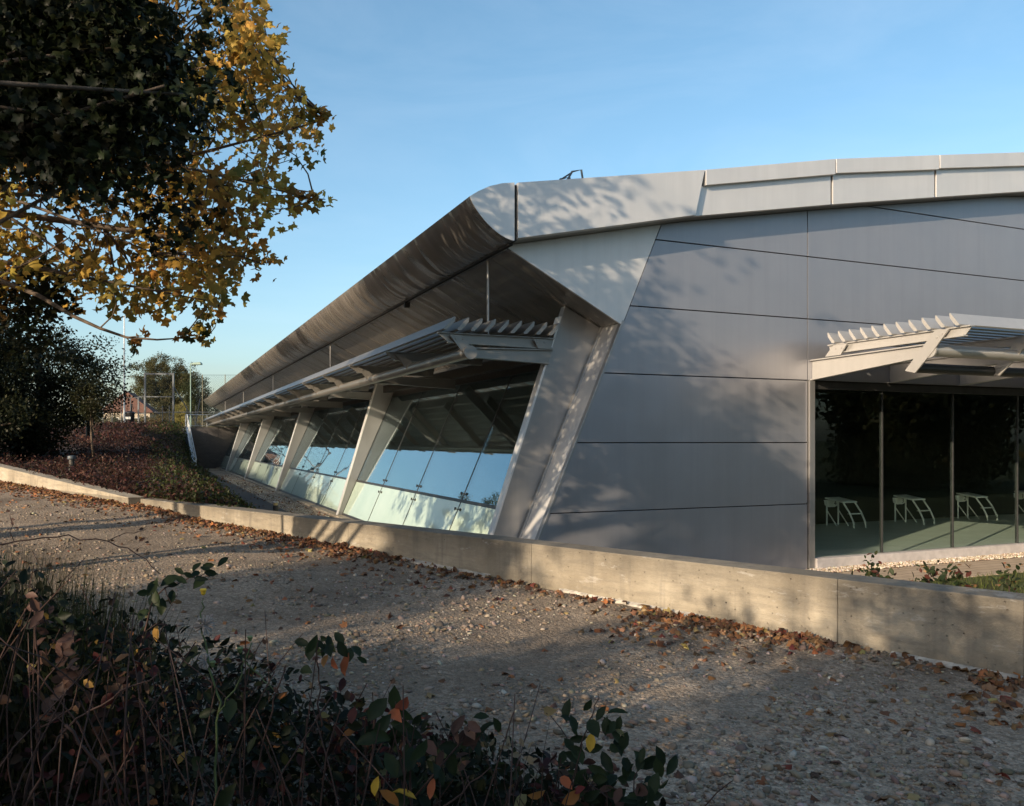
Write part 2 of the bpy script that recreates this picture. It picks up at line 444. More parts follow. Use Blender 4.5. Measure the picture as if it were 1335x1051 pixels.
def pieces(name, tmpl, pos, rot, size, tint, mat, parent=None, smooth=False):
    tv, tt = tmpl; n = len(pos); k = len(tv)
    size = np.broadcast_to(np.asarray(size, float).reshape(n, -1), (n, 3)) if np.ndim(size) else np.full((n, 3), float(size))
    loc = tv[None] * size[:, None, :]
    vs = np.einsum('nij,nkj->nki', rot, loc) + np.asarray(pos)[:, None, :]
    fs = (tt[None] + (np.arange(n) * k)[:, None, None]).reshape(-1, 3)
    me = bpy.data.meshes.new(name)
    me.vertices.add(n*k); me.vertices.foreach_set("co", vs.reshape(-1).astype(np.float32))
    me.loops.add(fs.size); me.loops.foreach_set("vertex_index", fs.reshape(-1).astype(np.int32))
    me.polygons.add(len(fs)); me.polygons.foreach_set("loop_start", (np.arange(len(fs))*3).astype(np.int32))
    if smooth: me.polygons.foreach_set("use_smooth", np.ones(len(fs), bool))
    me.update(calc_edges=True)
    at = me.attributes.new("tint", 'FLOAT_COLOR', 'POINT')
    at.data.foreach_set("color", np.concatenate([np.repeat(tint, k, axis=0), np.ones((n*k, 1))], axis=1).reshape(-1).astype(np.float32))
    me.materials.append(mat)
    o = bpy.data.objects.new(name, me); COL.objects.link(o)
    if parent: o.parent = parent
    return o

# ------------------------------------------------------------------ the building's own axes
# s runs right along the end wall, t runs away along the glazed side, z is height from the eye
OX, OY, BASE = 5.64, 16.0, -2.4
TH = math.atan2(0.396, 0.918)
CA, SA = math.cos(TH), math.sin(TH)
def W(s, t, z=0.0): return Vector((OX + s*CA - t*SA, OY + s*SA + t*CA, z))
def st(x, y): return ((x-OX)*CA + (y-OY)*SA, -(x-OX)*SA + (y-OY)*CA)
hall = empty("leisure_hall", (OX, OY, BASE), TH)
tag(hall, "long silver metal-clad hall with raked glazed side and big overhanging curved roof edge", "building")
H = -BASE                                        # add to z to get heights in the hall's own space
K = 0.4355
def edge_s(z): return -5.66 + K * (z + 1.66)      # rake of the side wall
def outer_s(z): return -6.15 + 0.342 * (z + 1.64) # outer edge of the fins
def soff_z(s): return 3.13 - 0.498 * (s + 6.24)
ZB = [(-6.3, 3.15), (-2.91, 3.88), (0.13, 4.42), (5.4, 5.29), (14, 6.3), (30, 7.2)]
ZT = [(-6.3, 4.02), (-2.72, 4.68), (0.22, 5.26), (5.4, 6.1), (14, 7.1), (30, 8.0)]
def lin(tab, s):
    for (a, b), (c, d) in zip(tab, tab[1:]):
        if s <= c: return b + (d-b) * (s-a) / (c-a)
    return tab[-1][1]
FAR = 69.0
def clip(poly, a, b, c):
    """keep a*x + b*y <= c"""
    out = []
    for i, p in enumerate(poly):
        q = poly[(i+1) % len(poly)]
        dp, dq = a*p[0] + b*p[1] - c, a*q[0] + b*q[1] - c
        if dp <= 0: out.append(p)
        if dp*dq < 0:
            k = dp / (dp-dq); out.append((p[0] + (q[0]-p[0])*k, p[1] + (q[1]-p[1])*k))
    return out
def hh(poly): return [(a, b + H) for a, b in poly]
def under_roof(poly, drop=0.0):
    for (a, b), (c, d) in zip(ZB, ZB[1:]):
        m = (d-b) / (c-a); poly = clip(poly, -m, 1, b - m*a - drop)
        if len(poly) < 3: return []
    return poly

# --- end wall: flat panels with open joints over a dark backing
joints = [-2.47, -1.2, -0.03, 1.156, 2.33, 3.52, 4.65, 5.8, 7.0]
g = 0.009
mb = MB()
for z0, z1 in zip(joints, joints[1:]):
    for s0, s1 in ((-8, 0.0), (0.0, 8.0), (8.0, 16.0), (16.0, 26.0)):
        if s0 >= 0 and z0 < 1.1: continue
        p = [(s0+g, z0+g), (s1-g, z0+g), (s1-g, z1-g), (s0+g, z1-g)]
        p = clip(p, -1, K, -(-5.66 + K*1.66) - 0.0)           # right of the raked edge
        if len(p) < 3: continue
        p = under_roof(p, 0.004)
        if len(p) < 3: continue
        mb.prism(hh(p), 'y', 0.0, 0.035)
end_wall = mb.build("end_wall", M['wall'], hall, bevel=0.003)
mb = MB()
p = under_roof([(edge_s(-2.5)+.03, -2.5), (-0.02, -2.5), (-0.02, 1.1), (26, 1.1), (26, 7.2), (edge_s(7.2), 7.2)], 0.006)
mb.prism(hh(p), 'y', 0.045, 0.25)
mb.build("joint_backing", M['dark'], end_wall)
# --- raked return between the end wall and the first fin, with a folded trim each side
mb = MB()
zt = 2.05
def rake(z0, z1, ds0, ds1): return hh([(edge_s(z0)+ds0, z0), (edge_s(z0)+ds1, z0), (edge_s(z1)+ds1, z1), (edge_s(z1)+ds0, z1)])
mb.prism(rake(-2.47, zt, 0.0, 0.10), 'y', 0.115, 0.72)
mb.build("raked_return", M['fascia'], hall)
mb = MB()
mb.prism(rake(-2.47, zt+.02, -0.05, -0.003), 'y', -0.012, 0.10)
mb.prism(rake(-2.47, zt+.02, -0.035, 0.09), 'y', 0.72, 0.795)
mb.build("corner_trim", M['fin'], hall, bevel=0.006)
# --- gable panel closing the overhang, a few mm proud of the wall
mb = MB()
tri = [(-6.22, 3.125), (edge_s(2.02)+.05, soff_z(edge_s(2.02)+.05)), (edge_s(3.78)-.005, 3.775), (-5, 3.40)]
tri = [(-6.235, 3.125), (edge_s(1.98)-.012, 1.99), (edge_s(3.78)-.012, lin(ZB, edge_s(3.78))-.006), (-6.2, 3.165)]
mb.prism(hh(tri), 'y', -0.004, 0.04)
mb.build("gable_panel", M['fascia'], hall)

# --- gable fascia: one deep panel on the left, then two stepped bands to the right
mb = MB()
top = lambda s: lin(ZT, s); bot = lambda s: lin(ZB, s)
mb.prism(hh([(-6.255, bot(-6.255)), (-2.925, bot(-2.925)), (-2.735, top(-2.735)), (-6.255, top(-6.255))]), 'y', -0.5, -0.32)
mb.build("deep_fascia", M['fascia'], hall, bevel=0.004)
seams = [-2.72, 0.22, 2.92, 5.62, 8.3, 11, 14, 17, 20, 23, 26]
ub, lb = MB(), MB()
for a, b in zip(seams, seams[1:]):
    a0, b0 = a + .012, b - .012
    ub.prism(hh([(a0 + (.0), top(a0) - .265), (b0, top(b0) - .285), (b0, top(b0)), (a0, top(a0))]), 'y', -0.5, -0.3)
    la = a0 - (0.19 if a < -2 else 0.0)
    a1 = a0 - (0.05 if a < -2 else 0.0)
    lb.prism(hh([(la, bot(la)), (b0-.03, bot(b0-.03)), (b0-.03, top(b0) - .288), (a1, top(a0) - .268)]), 'y', -0.41, -0.3)
ub.build("upper_fascia", M['fascia'], hall, bevel=0.004)
lb.build("lower_fascia", M['fascia'], hall, bevel=0.004)
mb = MB()
xs = [-6.25, -2.91, .13, 5.4, 14, 26]
for a, b in zip(xs, xs[1:]):
    t0 = -0.495 if a < -3 else -0.40
    mb.prism(hh([(a, bot(a)+.003), (b, bot(b)+.003), (b, bot(b)+.03), (a, bot(a)+.03)]), 'y', t0, 0.10)
mb.build("fascia_underside", M['fin'], hall)
mb = MB()
for a, b in zip(xs, xs[1:]):                      # dark backing behind the fascia
    mb.prism(hh([(a, bot(a)+.04), (b, bot(b)+.04), (b, top(b)-.06), (a, top(a)-.06)]), 'y', -0.29, -0.2)
mb.build("fascia_backing", M['dark'], hall)

# --- curved eave along the glazed side
prof = [(-7.06, 3.72), (-7.02, 3.645), (-6.96, 3.545), (-6.85, 3.42), (-6.71, 3.29), (-6.56, 3.19), (-6.44, 3.14), (-6.33, 3.115)]
_p = np.array(prof); _d = np.r_[0, np.cumsum(np.hypot(*np.diff(_p, axis=0).T))]; _q = np.linspace(0, _d[-1], 29)
_c = [np.polyfit(_d, _p[:, i], 4) for i in (0, 1)]
prof = [prof[0]] + [(float(np.polyval(_c[0], k)), float(np.polyval(_c[1], k))) for k in _q[1:-1]] + [prof[-1]]
inner = [(-6.33, 3.16), (-6.54, 3.235), (-6.68, 3.335), (-6.81, 3.455), (-6.9, 3.57), (-6.98, 3.72)]
mb = MB()
tj = [-0.494, 0.9] + [0.9 + 13.85*k for k in range(1, 5)] + [FAR]
for a, b in zip(tj, tj[1:]):
    nseg = max(1, int((b-a)/2.0))
    mb.prism(hh(prof + inner), 'y', a + .006, b - .006)
eave = mb.build("curved_eave", M['eave'], hall)
for p in eave.data.polygons: p.use_smooth = abs(p.normal.y) < .5
md = eave.modifiers.new("edge", 'EDGE_SPLIT'); md.split_angle = R(50)
mb = MB()
cap = prof + [(-6.315, 3.12), (-6.315, 4.02), (-6.52, 3.985), (-6.73, 3.915), (-6.92, 3.815)]
mb.prism(hh(cap), 'y', -0.5, -0.33)
mb.build("eave_end_cap", M['fascia'], hall)
mb = MB()
mb.prism(hh([(-6.33, 3.09), (-6.255, 3.09), (-6.255, 3.2), (-6.33, 3.2)]), 'y', -0.3, FAR)
mb.box(-6.315, -6.255, -0.44, -0.3, 3.13+H, 4.0+H)
mb.build("gutter_gap", M['dark'], hall)
mb = MB()
mb.prism(hh([(-6.262, 3.085), (-6.235, 3.085), (-6.235, 3.12), (-6.262, 3.12)]), 'y', 0.0, FAR)
mb.build("gutter_trim", M['fin'], hall)
# --- soffit panels sloping down to the glazing
mb = MB(); bk = MB()
s0, s1 = -6.232, -3.9
pan = [0.0, 0.8] + [0.8 + 3.32*k for k in range(1, 21)] + [FAR]
for a, b in zip(pan, pan[1:]):
    mb.prism(hh([(s0, soff_z(s0)-.005), (s1, soff_z(s1)-.005), (s1, soff_z(s1)+.03), (s0, soff_z(s0)+.03)]), 'y', a+.005, b-.005)
bk.prism(hh([(s0, soff_z(s0)+.04), (s1+.2, soff_z(s1)+.04), (s1+.2, soff_z(s1)+.2), (s0, soff_z(s0)+.2)]), 'y', 0.05, FAR)
soffit = mb.build("soffit", M['soffit'], hall)
bk.build("soffit_backing", M['dark'], soffit)
# --- roof sheet
mb = MB()
rs = [-6.93, -6.86, -6.7, -6.5, -6.3, -2.72, .22, 5.4, 14, 26, 40]
rz = [3.77, 3.81, 3.88, 3.95, 3.99] + [top(s) - .03 for s in (-2.72, .22, 5.4, 14, 26)] + [8.0]
mb.prism(hh(list(zip(rs, rz)) + [(s, z - .12) for s, z in list(zip(rs, rz))[::-1]]), 'y', -0.32, FAR)
mb.build("roof", M['roof'], hall)

# --- inside lining: back walls and floor so that the hall is a closed dark room
mb = MB()
mb.box(26, 26.3, 0.0, FAR, -.6, 7.2+H)
mb.box(4.0, 4.2, 33, FAR-.3, 0, 5.0+H)
mb.prism(hh(under_roof([(edge_s(-2.4)+.1, -3.0), (26, -3.0), (26, 7.4), (edge_s(3.2)+.4, 3.2)], .05)), "y", 32.6, 32.9)
mb.build("inner_wall", M['interior'], hall)
far_wall = [(edge_s(-2.4)+.1, -2.5), (26, -2.5), (26, 7.4), (edge_s(3.5), 3.5), (edge_s(2.0)+.1, 2.0)]
MB().prism(hh(under_roof(far_wall, .02)), 'y', FAR-.3, FAR-.02).build("far_end_wall", M['interior'], hall)
mb = MB()
for k in range(5):                                 # dark ceiling ribs over the pool
    mb.box(-3, 25, 4+6*k, 4.4+6*k, 2.6+H, 3.0+H)
mb.build("ceiling_beam", M['interior'], hall)

# --- fins: the first one closes the end, the others stand at every bay
FINS = [0.8, 14.0, 28.1, 42.35, 56.6]
def fin_poly(z0, z1, w0=0.0):
    w1 = .12 if w0 else 0.0
    n = 8; L = []
    zs = [z0 + (z1-z0)*i/n for i in range(n+1)]
    L += [(outer_s(z) + w0*(z1-z)/(z1-z0) + w1, z) for z in zs]
    L += [(edge_s(z) - .003, z) for z in zs[::-1]]
    return L
def fin(t, first):
    root = None
    pl = fin_poly(-2.4, 2.6, 0.0 if first else 0.20)
    pl = clip(pl, 0.498, 1, 3.13 - .498*6.24 - .012)
    m_ = MB(); m_.prism(hh(pl), 'y', t, t + .16)
    f = m_.build("fin", M['fin'], hall, bevel=0.006)
    tr = MB()
    z0, z1 = -2.38, 2.2
    w = 0.0 if first else 0.20
    w1 = 0.0 if first else .12
    tr.prism(hh([(outer_s(z0)-.045+w+w1, z0), (outer_s(z0)-.003+w+w1, z0), (outer_s(z1)-.003+w*.08+w1, z1), (outer_s(z1)-.045+w*.08+w1, z1)]), 'y', t-.012, t+.172)
    tr.build("edge_trim", M['fascia'], f, bevel=0.004)
    if not first:
        ft = MB(); ft.box(outer_s(-2.4)+.33, edge_s(-2.4)-.02, t+.03, t+.13, -.1, .12)
        ft.build("foot_plate", M['darkmetal'], f)
    return f
for i, t in enumerate(FINS): fin(t, i == 0)
# --- glazed bays between fins: four tall panes over four mint spandrel panes each
def slab(mb_, t0, t1, z0, z1, d0, d1):
    mb_.prism(hh([(edge_s(z0)+d0, z0), (edge_s(z0)+d1, z0), (edge_s(z1)+d1, z1), (edge_s(z1)+d0, z1)]), 'y', t0, t1)
bays = list(zip(FINS, FINS[1:] + [68.6]))
ZR0, ZR1, ZG1, ZG0 = -1.30, -1.235, 1.42, -2.27
for t0, t1 in bays:
    fr = MB(); a, b = t0 + .17, t1 - .01
    slab(fr, a, b, ZR0+.004, ZR1-.004, 0.0, 0.10)      # transom
    slab(fr, a, b, ZG1+.004, ZG1+.16, -0.03, 0.18)     # head
    slab(fr, a, b, ZG0-.06, ZG0-.004, -0.01, 0.12)     # bottom rail
    n = 4; w = (b-a)/n
    for k in range(1, n): slab(fr, a+k*w-.016, a+k*w+.016, ZG0, ZG1, -0.004, 0.11)
    wf = fr.build("glazed_bay", M['darkmetal'], hall)
    ps = []
    for k in range(n):
        m_ = MB(); slab(m_, a+k*w+.018, a+(k+1)*w-.018, ZR1, ZG1, 0.004, 0.03); m_.build("pane", M['glass'], wf)
        m_ = MB(); slab(m_, a+k*w+.018, a+(k+1)*w-.018, ZG0, ZR0, 0.004, 0.03); m_.build("spandrel_pane", M['spandrel'], wf)
    for k in range(1, n):
        for z in (ZR1+.12, ZR0-.14):
            cl = MB()
            for dt in (-.16, .16): cl.tube([(edge_s(z)-.012, a+k*w+dt, z+H), (edge_s(z)+.006, a+k*w+dt, z+H-.002)], .035, 10)
            cl.box(edge_s(z)-.010, edge_s(z)-.004, a+k*w-.17, a+k*w+.17, z-.008+H, z+.008+H)
            cl.build("glass_fixing", M['darkmetal'], wf)
mb = MB(); mb.box(edge_s(ZG0)-.26, edge_s(ZG0)+.3, 0.97, 68.6, -.25, ZG0-.065+H); mb.build("base_kerb", M['concrete'], hall, bevel=.01)
mb = MB(); slab(mb, .97, 68.6, ZG1+.165, 2.03, 0.06, 0.22); mb.build("head_wall", M['darkmetal'], hall)
mb = MB(); mb.box(edge_s(1.5)-.34, edge_s(1.5)-.16, 0.97, 68.6, 1.55+H, 1.78+H); mb.build("head_beam", M['darkmetal'], hall, bevel=.01)

# --- sun canopy over the glazed side
def louvre(mb_, c, lean, z0, z1, axis, a, b):
    """c: position of the top edge across the canopy, blade leans outward going down"""
    th = .028
    pr = [(c, z1), (c-.018, z1+.006), (c-lean-.01, z0+.012), (c-lean+.004, z0-.006), (c-lean+.06, z0+.0), (c-.01, z1-.07)]
    mb_.prism(hh(pr), axis, a, b)
def ibeam(mb_, pts, axis, c, w=.10, web=.016, fl=.02):
    """pts: lower-left, lower-right, upper-right, upper-left of the beam's elevation"""
    (a0, za0), (a1, za1), (b1, zb1), (b0, zb0) = pts
    mb_.prism(hh([(a0, za0+fl), (a1, za1+fl), (b1, zb1-fl), (b0, zb0-fl)]), axis, c-web/2, c+web/2)
    mb_.prism(hh([(a0, za0), (a1, za1), (a1, za1+fl), (a0, za0+fl)]), axis, c-w/2, c+w/2)
    mb_.prism(hh([(b0, zb0-fl), (b1, zb1-fl), (b1, zb1), (b0, zb0)]), axis, c-w/2, c+w/2)
C0, C1 = 0.62, 68.0
can = MB(); can.tube([(-6.64, C0-.02, 1.47+H), (-6.64, C1, 1.47+H)], .10, 20)
canopy = can.build("sun_canopy", M['canopy_shaded'], hall, smooth=False)
md = canopy.modifiers.new("edge", 'EDGE_SPLIT'); canopy.data.polygons.foreach_set("use_smooth", [len(p.vertices) == 4 for p in canopy.data.polygons])
for k in range(9):
    m_ = MB(); louvre(m_, -6.93 + .2375*k, .20, 1.82, 2.03, 'y', C0-.12, C1); m_.build("louvre", M['canopy_shaded'], canopy)
raf_t = [0.75] + [0.75 + 3.35*k for k in range(1, 21)]
for i, t in enumerate(raf_t):
    if t > C1: break
    m_ = MB()
    ibeam(m_, [(-6.98, 1.63), (-5.08, 1.60), (-5.03, 1.80), (-7.16, 1.80)], 'y', t)
    m_.build("rafter", M['canopy_shaded'], canopy)
    for pl, bolts in (([(-6.98, 1.76), (-6.78, 1.76), (-6.52, 1.50), (-6.62, 1.40), (-6.72, 1.44)], ((-6.86, 1.70), (-6.74, 1.70))), ([(-5.45, 1.76), (-5.2, 1.76), (-5.08, 1.60), (-5.36, 1.60)], ((-5.37, 1.71), (-5.24, 1.71)))):
        gs = MB(); gs.prism(hh(pl), 'y', t-.085, t-.06)
        for (q, z) in bolts: gs.tube([(q, t-.098, z+H), (q, t-.06, z+H)], .018, 8)
        gs.build("gusset", M['canopy_shaded'], canopy)
    if i % 2 == 0:
        m_ = MB()
        ibeam(m_, [(-6.54, 1.40), (outer_s(1.36)-.01 if i == 0 else edge_s(1.5)-.2, 1.34 if i == 0 else 1.30), (outer_s(1.58)-.01 if i == 0 else edge_s(1.5)-.2, 1.60 if i == 0 else 1.56), (-6.54, 1.57)], 'y', t + .0, .12)
        m_.build("bracket_arm", M['canopy_shaded'], canopy)
m_ = MB(); m_.tube([(-6.64, C0-.055, 1.47+H), (-6.64, C0-.02, 1.47+H)], .115, 20); m_.build("tube_cap", M['canopy_shaded'], canopy)
for k in range(5):                                  # hangers from the gutter to the canopy
    t = .9 + 13.7*k
    m_ = MB(); m_.tube([(-6.2, t, 3.10+H), (-6.2, t, 1.8+H)], .022, 8); m_.build("hanger_rod", M['fin'], hall)
m_ = MB(); m_.box(-6.32, -6.2, 5.6, 5.7, 2.98+H, 3.10+H); m_.build("gutter_bracket", M['dark'], hall)

# --- sun canopy over the front glazing
F0, F1 = 0.10, 14.0
can = MB(); can.tube([(F0-.02, -2.69, 1.47+H), (F1, -2.69, 1.47+H)], .10, 20)
fcan = can.build("sun_canopy", M['canopy'], hall)
md = fcan.modifiers.new("edge", 'EDGE_SPLIT'); fcan.data.polygons.foreach_set("use_smooth", [len(p.vertices) == 4 for p in fcan.data.polygons])
for k in range(11):
    m_ = MB(); louvre(m_, -3.09 + .258*k, .17, 1.80, 2.0, 'x', F0-.10, F1); m_.build("louvre", M['canopy'], fcan)
for i in range(7):
    s = F0 + .02 + 2.0*i
    m_ = MB(); ibeam(m_, [(-3.29, 1.63), (-.47, 1.61), (-.44, 1.79), (-3.40, 1.79)], 'x', s); m_.build("rafter", M['canopy'], fcan)
    m_ = MB(); ibeam(m_, [(-2.56, 1.37), (-.005, 1.16), (-.005, 1.55), (-2.60, 1.58)], 'x', s, .12); m_.build("bracket_arm", M['canopy'], fcan)
    for pl, bolts in (([(-3.06, 1.77), (-2.80, 1.77), (-2.22, 1.17), (-2.42, 1.12), (-2.78, 1.46)], ((-2.94, 1.71), (-2.84, 1.66))), ([(-.95, 1.76), (-.62, 1.76), (-.42, 1.57), (-.80, 1.57)], ((-.82, 1.70), (-.68, 1.70)))):
        gs = MB(); gs.prism(hh(pl), 'x', s-.09, s-.062)
        for (q, z) in bolts: gs.tube([(s-.10, q, z+H), (s-.06, q, z+H)], .018, 8)
        gs.build("gusset", M['canopy'], fcan)
m_ = MB(); m_.tube([(F0+.05, -2.28, 1.22+H), (F1, -2.28, 1.22+H)], .085, 16); m_.build("lower_tube", M['darkmetal'], fcan)
m_ = MB(); m_.tube([(F0-.055, -2.69, 1.47+H), (F0-.02, -2.69, 1.47+H)], .125, 20); m_.build("tube_cap", M['canopy'], fcan)

# --- front glazing
mb = MB()
mb.box(0.012, 0.14, -.05, .12, -.03, 1.16+H)
mb.build("jamb", M['fin'], hall, bevel=.004)
mb = MB(); mb.box(0.145, 26, .03, .14, 1.0+H, 1.135+H); mb.build("glazing_head", M['darkmetal'], hall)
mb = MB(); mb.box(0.145, 26, -.10, .15, -.05, .155); mb.build("front_sill", M['sill'], hall, bevel=.006)
mul = [0.14, 1.98, 3.98, 5.98, 7.98, 9.98, 11.98, 13.98]
for a, b in zip(mul, mul[1:]):
    m_ = MB(); m_.box(b-.016, b+.016, .045, .11, .16, .995+H)
    f = m_.build("front_window", M['darkmetal'], hall, bevel=.003)
    m_ = MB(); m_.box(a+.022, b-.022, .06, .085, .158, .998+H); m_.build("pane", M['glass_front'], f)
mb = MB(); mb.box(14.01, 26, .02, .15, .16, .995+H); mb.build("blank_panel", M['wall'], hall)
# --- roof-top frame peeping over the fascia
rf = empty("roof_frame", W(-3.95, 2.0, 4.42), TH)
tag(rf, "small tubular metal frame standing on the roof behind the fascia", "roof frame")
m_ = MB()
for y in (0, .5):
    m_.tube([(-.55, y, -.03), (-.06, y, .80), (.14, y, .86), (.30, y, -.03)], .022, 6)
for zz, xx in ((.25, -.385), (.5, -.235), (.78, -.07)): m_.tube([(xx, 0, zz), (xx, .5, zz)], .016, 6)
m_.build("frame", M['fencegrey'], rf)
m_ = MB(); m_.tube([(.17, .25, .72), (.25, .25, -.03)], .03, 6); m_.build("red_bar", plain("red_oxide_paint", (.35, .08, .05)), rf)

# ------------------------------------------------------------------ inside the pool hall
def sheet_st(name, mat, s0, s1, t0, t1, z, th=.3):
    m_ = MB(); m_.box(s0, s1, t0, t1, z-th+H, z+H); o = m_.build(name, mat)
    o.location = (OX, OY, BASE); o.rotation_euler = (0, 0, TH)
    return tag(o, kind="structure")
sheet_st("pool_deck", M['deck'], -5.4, 25.8, .26, 5.95, -2.36, .1)
sheet_st("pool_water", M['water'], -5.4, 25.8, 5.96, 32.4, -2.5, .1)
blk_names = {0: "4", 1: "3", 2: "2", 3: "1"}
def start_block():
    r = empty("starting_block", W(6.1, 5.3, -2.36), TH)
    m_ = MB(); m_.prism([(-.32, .66), (.36, .74), (.36, .78), (-.32, .70)], 'x', -.25, .27)
    m_.build("platform", M['white'], r, bevel=.012)
    m_ = MB(); m_.prism([(-.27, .70), (.28, .70), (.26, .55), (.10, .50), (-.10, .50), (-.24, .56)], 'y', .345, .375)
    m_.build("apron", M['white'], r, bevel=.006)
    for x in (-.2, .22):
        m_ = MB(); m_.tube([(x, .33, 0), (x, .33, .7)], .022, 10); m_.build("post", M['white'], r)
        m_ = MB(); m_.tube([(x, .33, .42), (x, -.05, .0)], .016, 8); m_.build("brace", M['white'], r)
        m_ = MB(); m_.tube([(x+.0, -.28, .66), (x+.04, -.45, .42), (x+.05, -.60, .14), (x+.05, -.61, 0)], .024, 10); m_.build("leg", M['white'], r)
    m_ = MB(); m_.box(-.16, .27, -.49, -.39, .36, .385); m_.build("step", M['white'], r)
    return r
def number(r, txt):
    c = bpy.data.curves.new("number", 'FONT'); c.body = txt; c.size = .2; c.align_x = 'CENTER'; c.extrude = .002
    f = bpy.data.objects.new("number_text", c); COL.objects.link(f)
    me = bpy.data.meshes.new_from_object(f.evaluated_get(bpy.context.evaluated_depsgraph_get()))
    bpy.data.objects.remove(f); me.materials.clear(); me.materials.append(M['black'])
    o = bpy.data.objects.new("number", me); COL.objects.link(o); o.parent = r
    o.location = (.12, .34, .545); o.rotation_euler = (R(90), 0, 0)
b0 = start_block()
for k in range(4):
    if k == 0: r = b0
    else:
        r = b0.copy(); COL.objects.link(r)
        for ch in list(b0.children):
            if ch.type == 'FONT': continue
            c = ch.copy(); COL.objects.link(c); c.parent = r
        r.location = W(6.1 + 2.6*k, 5.3, -2.36)
    tag(r, "pale starting block with bent legs inside the pool hall, marked with number " + blk_names[k], "starting block", "starting blocks along the pool end")
for o in [o for o in COL.objects if o.name.startswith("starting_block")]:
    number(o, o['label'].split()[-1])

# ------------------------------------------------------------------ ground pieces
WX, WY = 3.37, 5.52                        # the retaining wall's front face runs through here
WD = Vector((-0.721, 0.693, 0)); WN = Vector((-0.693, -0.721, 0))     # along the wall, and towards the camera side
def wall_pt(w, p, z): q = Vector((WX, WY, 0)) + WD*w + WN*p; return Vector((q.x, q.y, z))
GZ = [(-40, -1.75), (-6, -1.65), (0, -1.606), (4.4, -1.5), (8.5, -1.38), (10.9, -1.33), (14.3, -1.19), (24.5, -.99), (40, -.8), (90, -.2)]
def ground_z(w): return lin(GZ, w)
ground = MB().add([(-1500,-1500,-2.9),(1500,-1500,-2.9),(1500,1500,-2.9),(-1500,1500,-2.9)], [(0,1,2,3)]).build("ground", M['grassy'])
tag(ground, kind="structure")
def hnoise(x, y):
    return (np.sin(x*1.7+.3)*np.cos(y*1.3+1.1) + .6*np.sin(x*3.9+y*2.7) + .4*np.cos(x*6.1-y*5.3+2)) * .012
ws = np.concatenate([np.arange(-40, -8, 2.0), np.arange(-8, 30, .25), np.arange(30, 91, 2.0)])
ps = np.concatenate([np.arange(-.06, 9, .25), np.arange(9, 60, 2.5)])
m_ = MB(); n = len(ps); vs = []
for w in ws:
    z0 = ground_z(w)
    for p in ps:
        q = wall_pt(w, p, 0)
        vs.append((q.x, q.y, z0 + float(hnoise(q.x, q.y)) + .035*math.exp(-((p-.25)/.3)**2)))
m_.add(vs, [(i*n+j, i*n+j+1, (i+1)*n+j+1, (i+1)*n+j) for i in range(len(ws)-1) for j in range(n-1)])
gravel = m_.build("gravel_ground", M['gravel'], smooth=True); tag(gravel, kind="structure")

# retaining wall: a level length on the right and a rising one on the left
def wall_len(name, segs, off, thick, label):
    m_ = MB()
    for (w0, w1, z0, z1) in segs:
        a = [wall_pt(w0, off, 0), wall_pt(w1, off, 0), wall_pt(w1, off-thick, 0), wall_pt(w0, off-thick, 0)]
        zz = [z0, z1, z1, z0]
        m_.add([(v.x, v.y, -3.0) for v in a] + [(v.x, v.y, z) for v, z in zip(a, zz)],
               [(0,1,2,3),(4,7,6,5),(0,4,5,1),(1,5,6,2),(2,6,7,3),(3,7,4,0)])
    o = m_.build(name, M['concrete'], bevel=.007)
    return tag(o, label, "wall")
wall_len("retaining_wall", [(a, a+4.39, -1.05, -1.05) for a in (-13.2, -8.8, -4.4)] + [(0.0, 1.2385, -1.05, -1.05), (1.2415, 4.3985, -1.05, -1.05), (4.4015, 7.5985, -1.05, -1.05), (7.6015, 10.8985, -1.05, -1.05), (10.9015, 14.2, -1.05, -1.05)], 0.0, .30,
         "long level concrete retaining wall with stained face crossing in front of the hall")
wall_len("retaining_wall", [(14.05, 19.0, -1.02, -.77), (19.01, 24.5, -.77, -.5), (24.51, 34, -.5, -.15), (34.01, 48, -.15, .3)], .22, .30,
         "rising concrete kerb wall below the shrub bank at the far left")

# bank between the left wall and the terrace
def bank_z(s, t):
    e = -8.4 - s
    slope = .62 + max(0, t-46)/16*3.2
    Hh = -1.13 + 2.3*min(1.0, max(0.0, (t-4)/61))
    return min(-2.4 + slope*max(0, e), Hh)
def twall(s):                                # where this s meets the back of the wall
    w = (-6.234 - s)/.388
    q = wall_pt(w, -.2 if w < 14.1 else 0.05, 0); return st(q.x, q.y)[1]
ss = np.concatenate([np.arange(-8.4, -14, -.35), np.arange(-14, -70, -1.2)])
m_ = MB(); vs = []; nt_ = 60
for s in ss:
    a = twall(s); b = 65.6
    for j in range(nt_):
        f = (j/(nt_-1))**1.6; t = a + (b-a)*f if b > a else a
        q = W(s, t); vs.append((q.x, q.y, bank_z(s, t) + .03*math.sin(3*s+t)*math.cos(2*t)))
m_.add(vs, [(i*nt_+j, i*nt_+j+1, (i+1)*nt_+j+1, (i+1)*nt_+j) for i in range(len(ss)-1) for j in range(nt_-1)])
tag(m_.build("bank", M['soil'], smooth=True), kind="structure")
sheet_st("path", M['asphalt'], -8.55, -7.25, -6, 65.6, -2.4)
sheet_st("gravel_strip", M['shingle'], -7.25, -6.15, -6, 65.6, -2.404)
sheet_st("terrace", M['terrace'], -260, 60, 65.9, 500, 1.17, 3.9)
sheet_st("terrace_kerb", M['concrete'], -60, -8.7, 65.62, 65.9, 1.26, 1.2)
sheet_st("paving", M['paving'], -6.0, 26, -1.8, -.55, -2.45)
sheet_st("shingle_margin", M['shingle'], -6.0, 26, -.55, -.06, -2.444)
sheet_st("lawn", M['grassy'], -8.5, 40, -14, -1.8, -2.47)

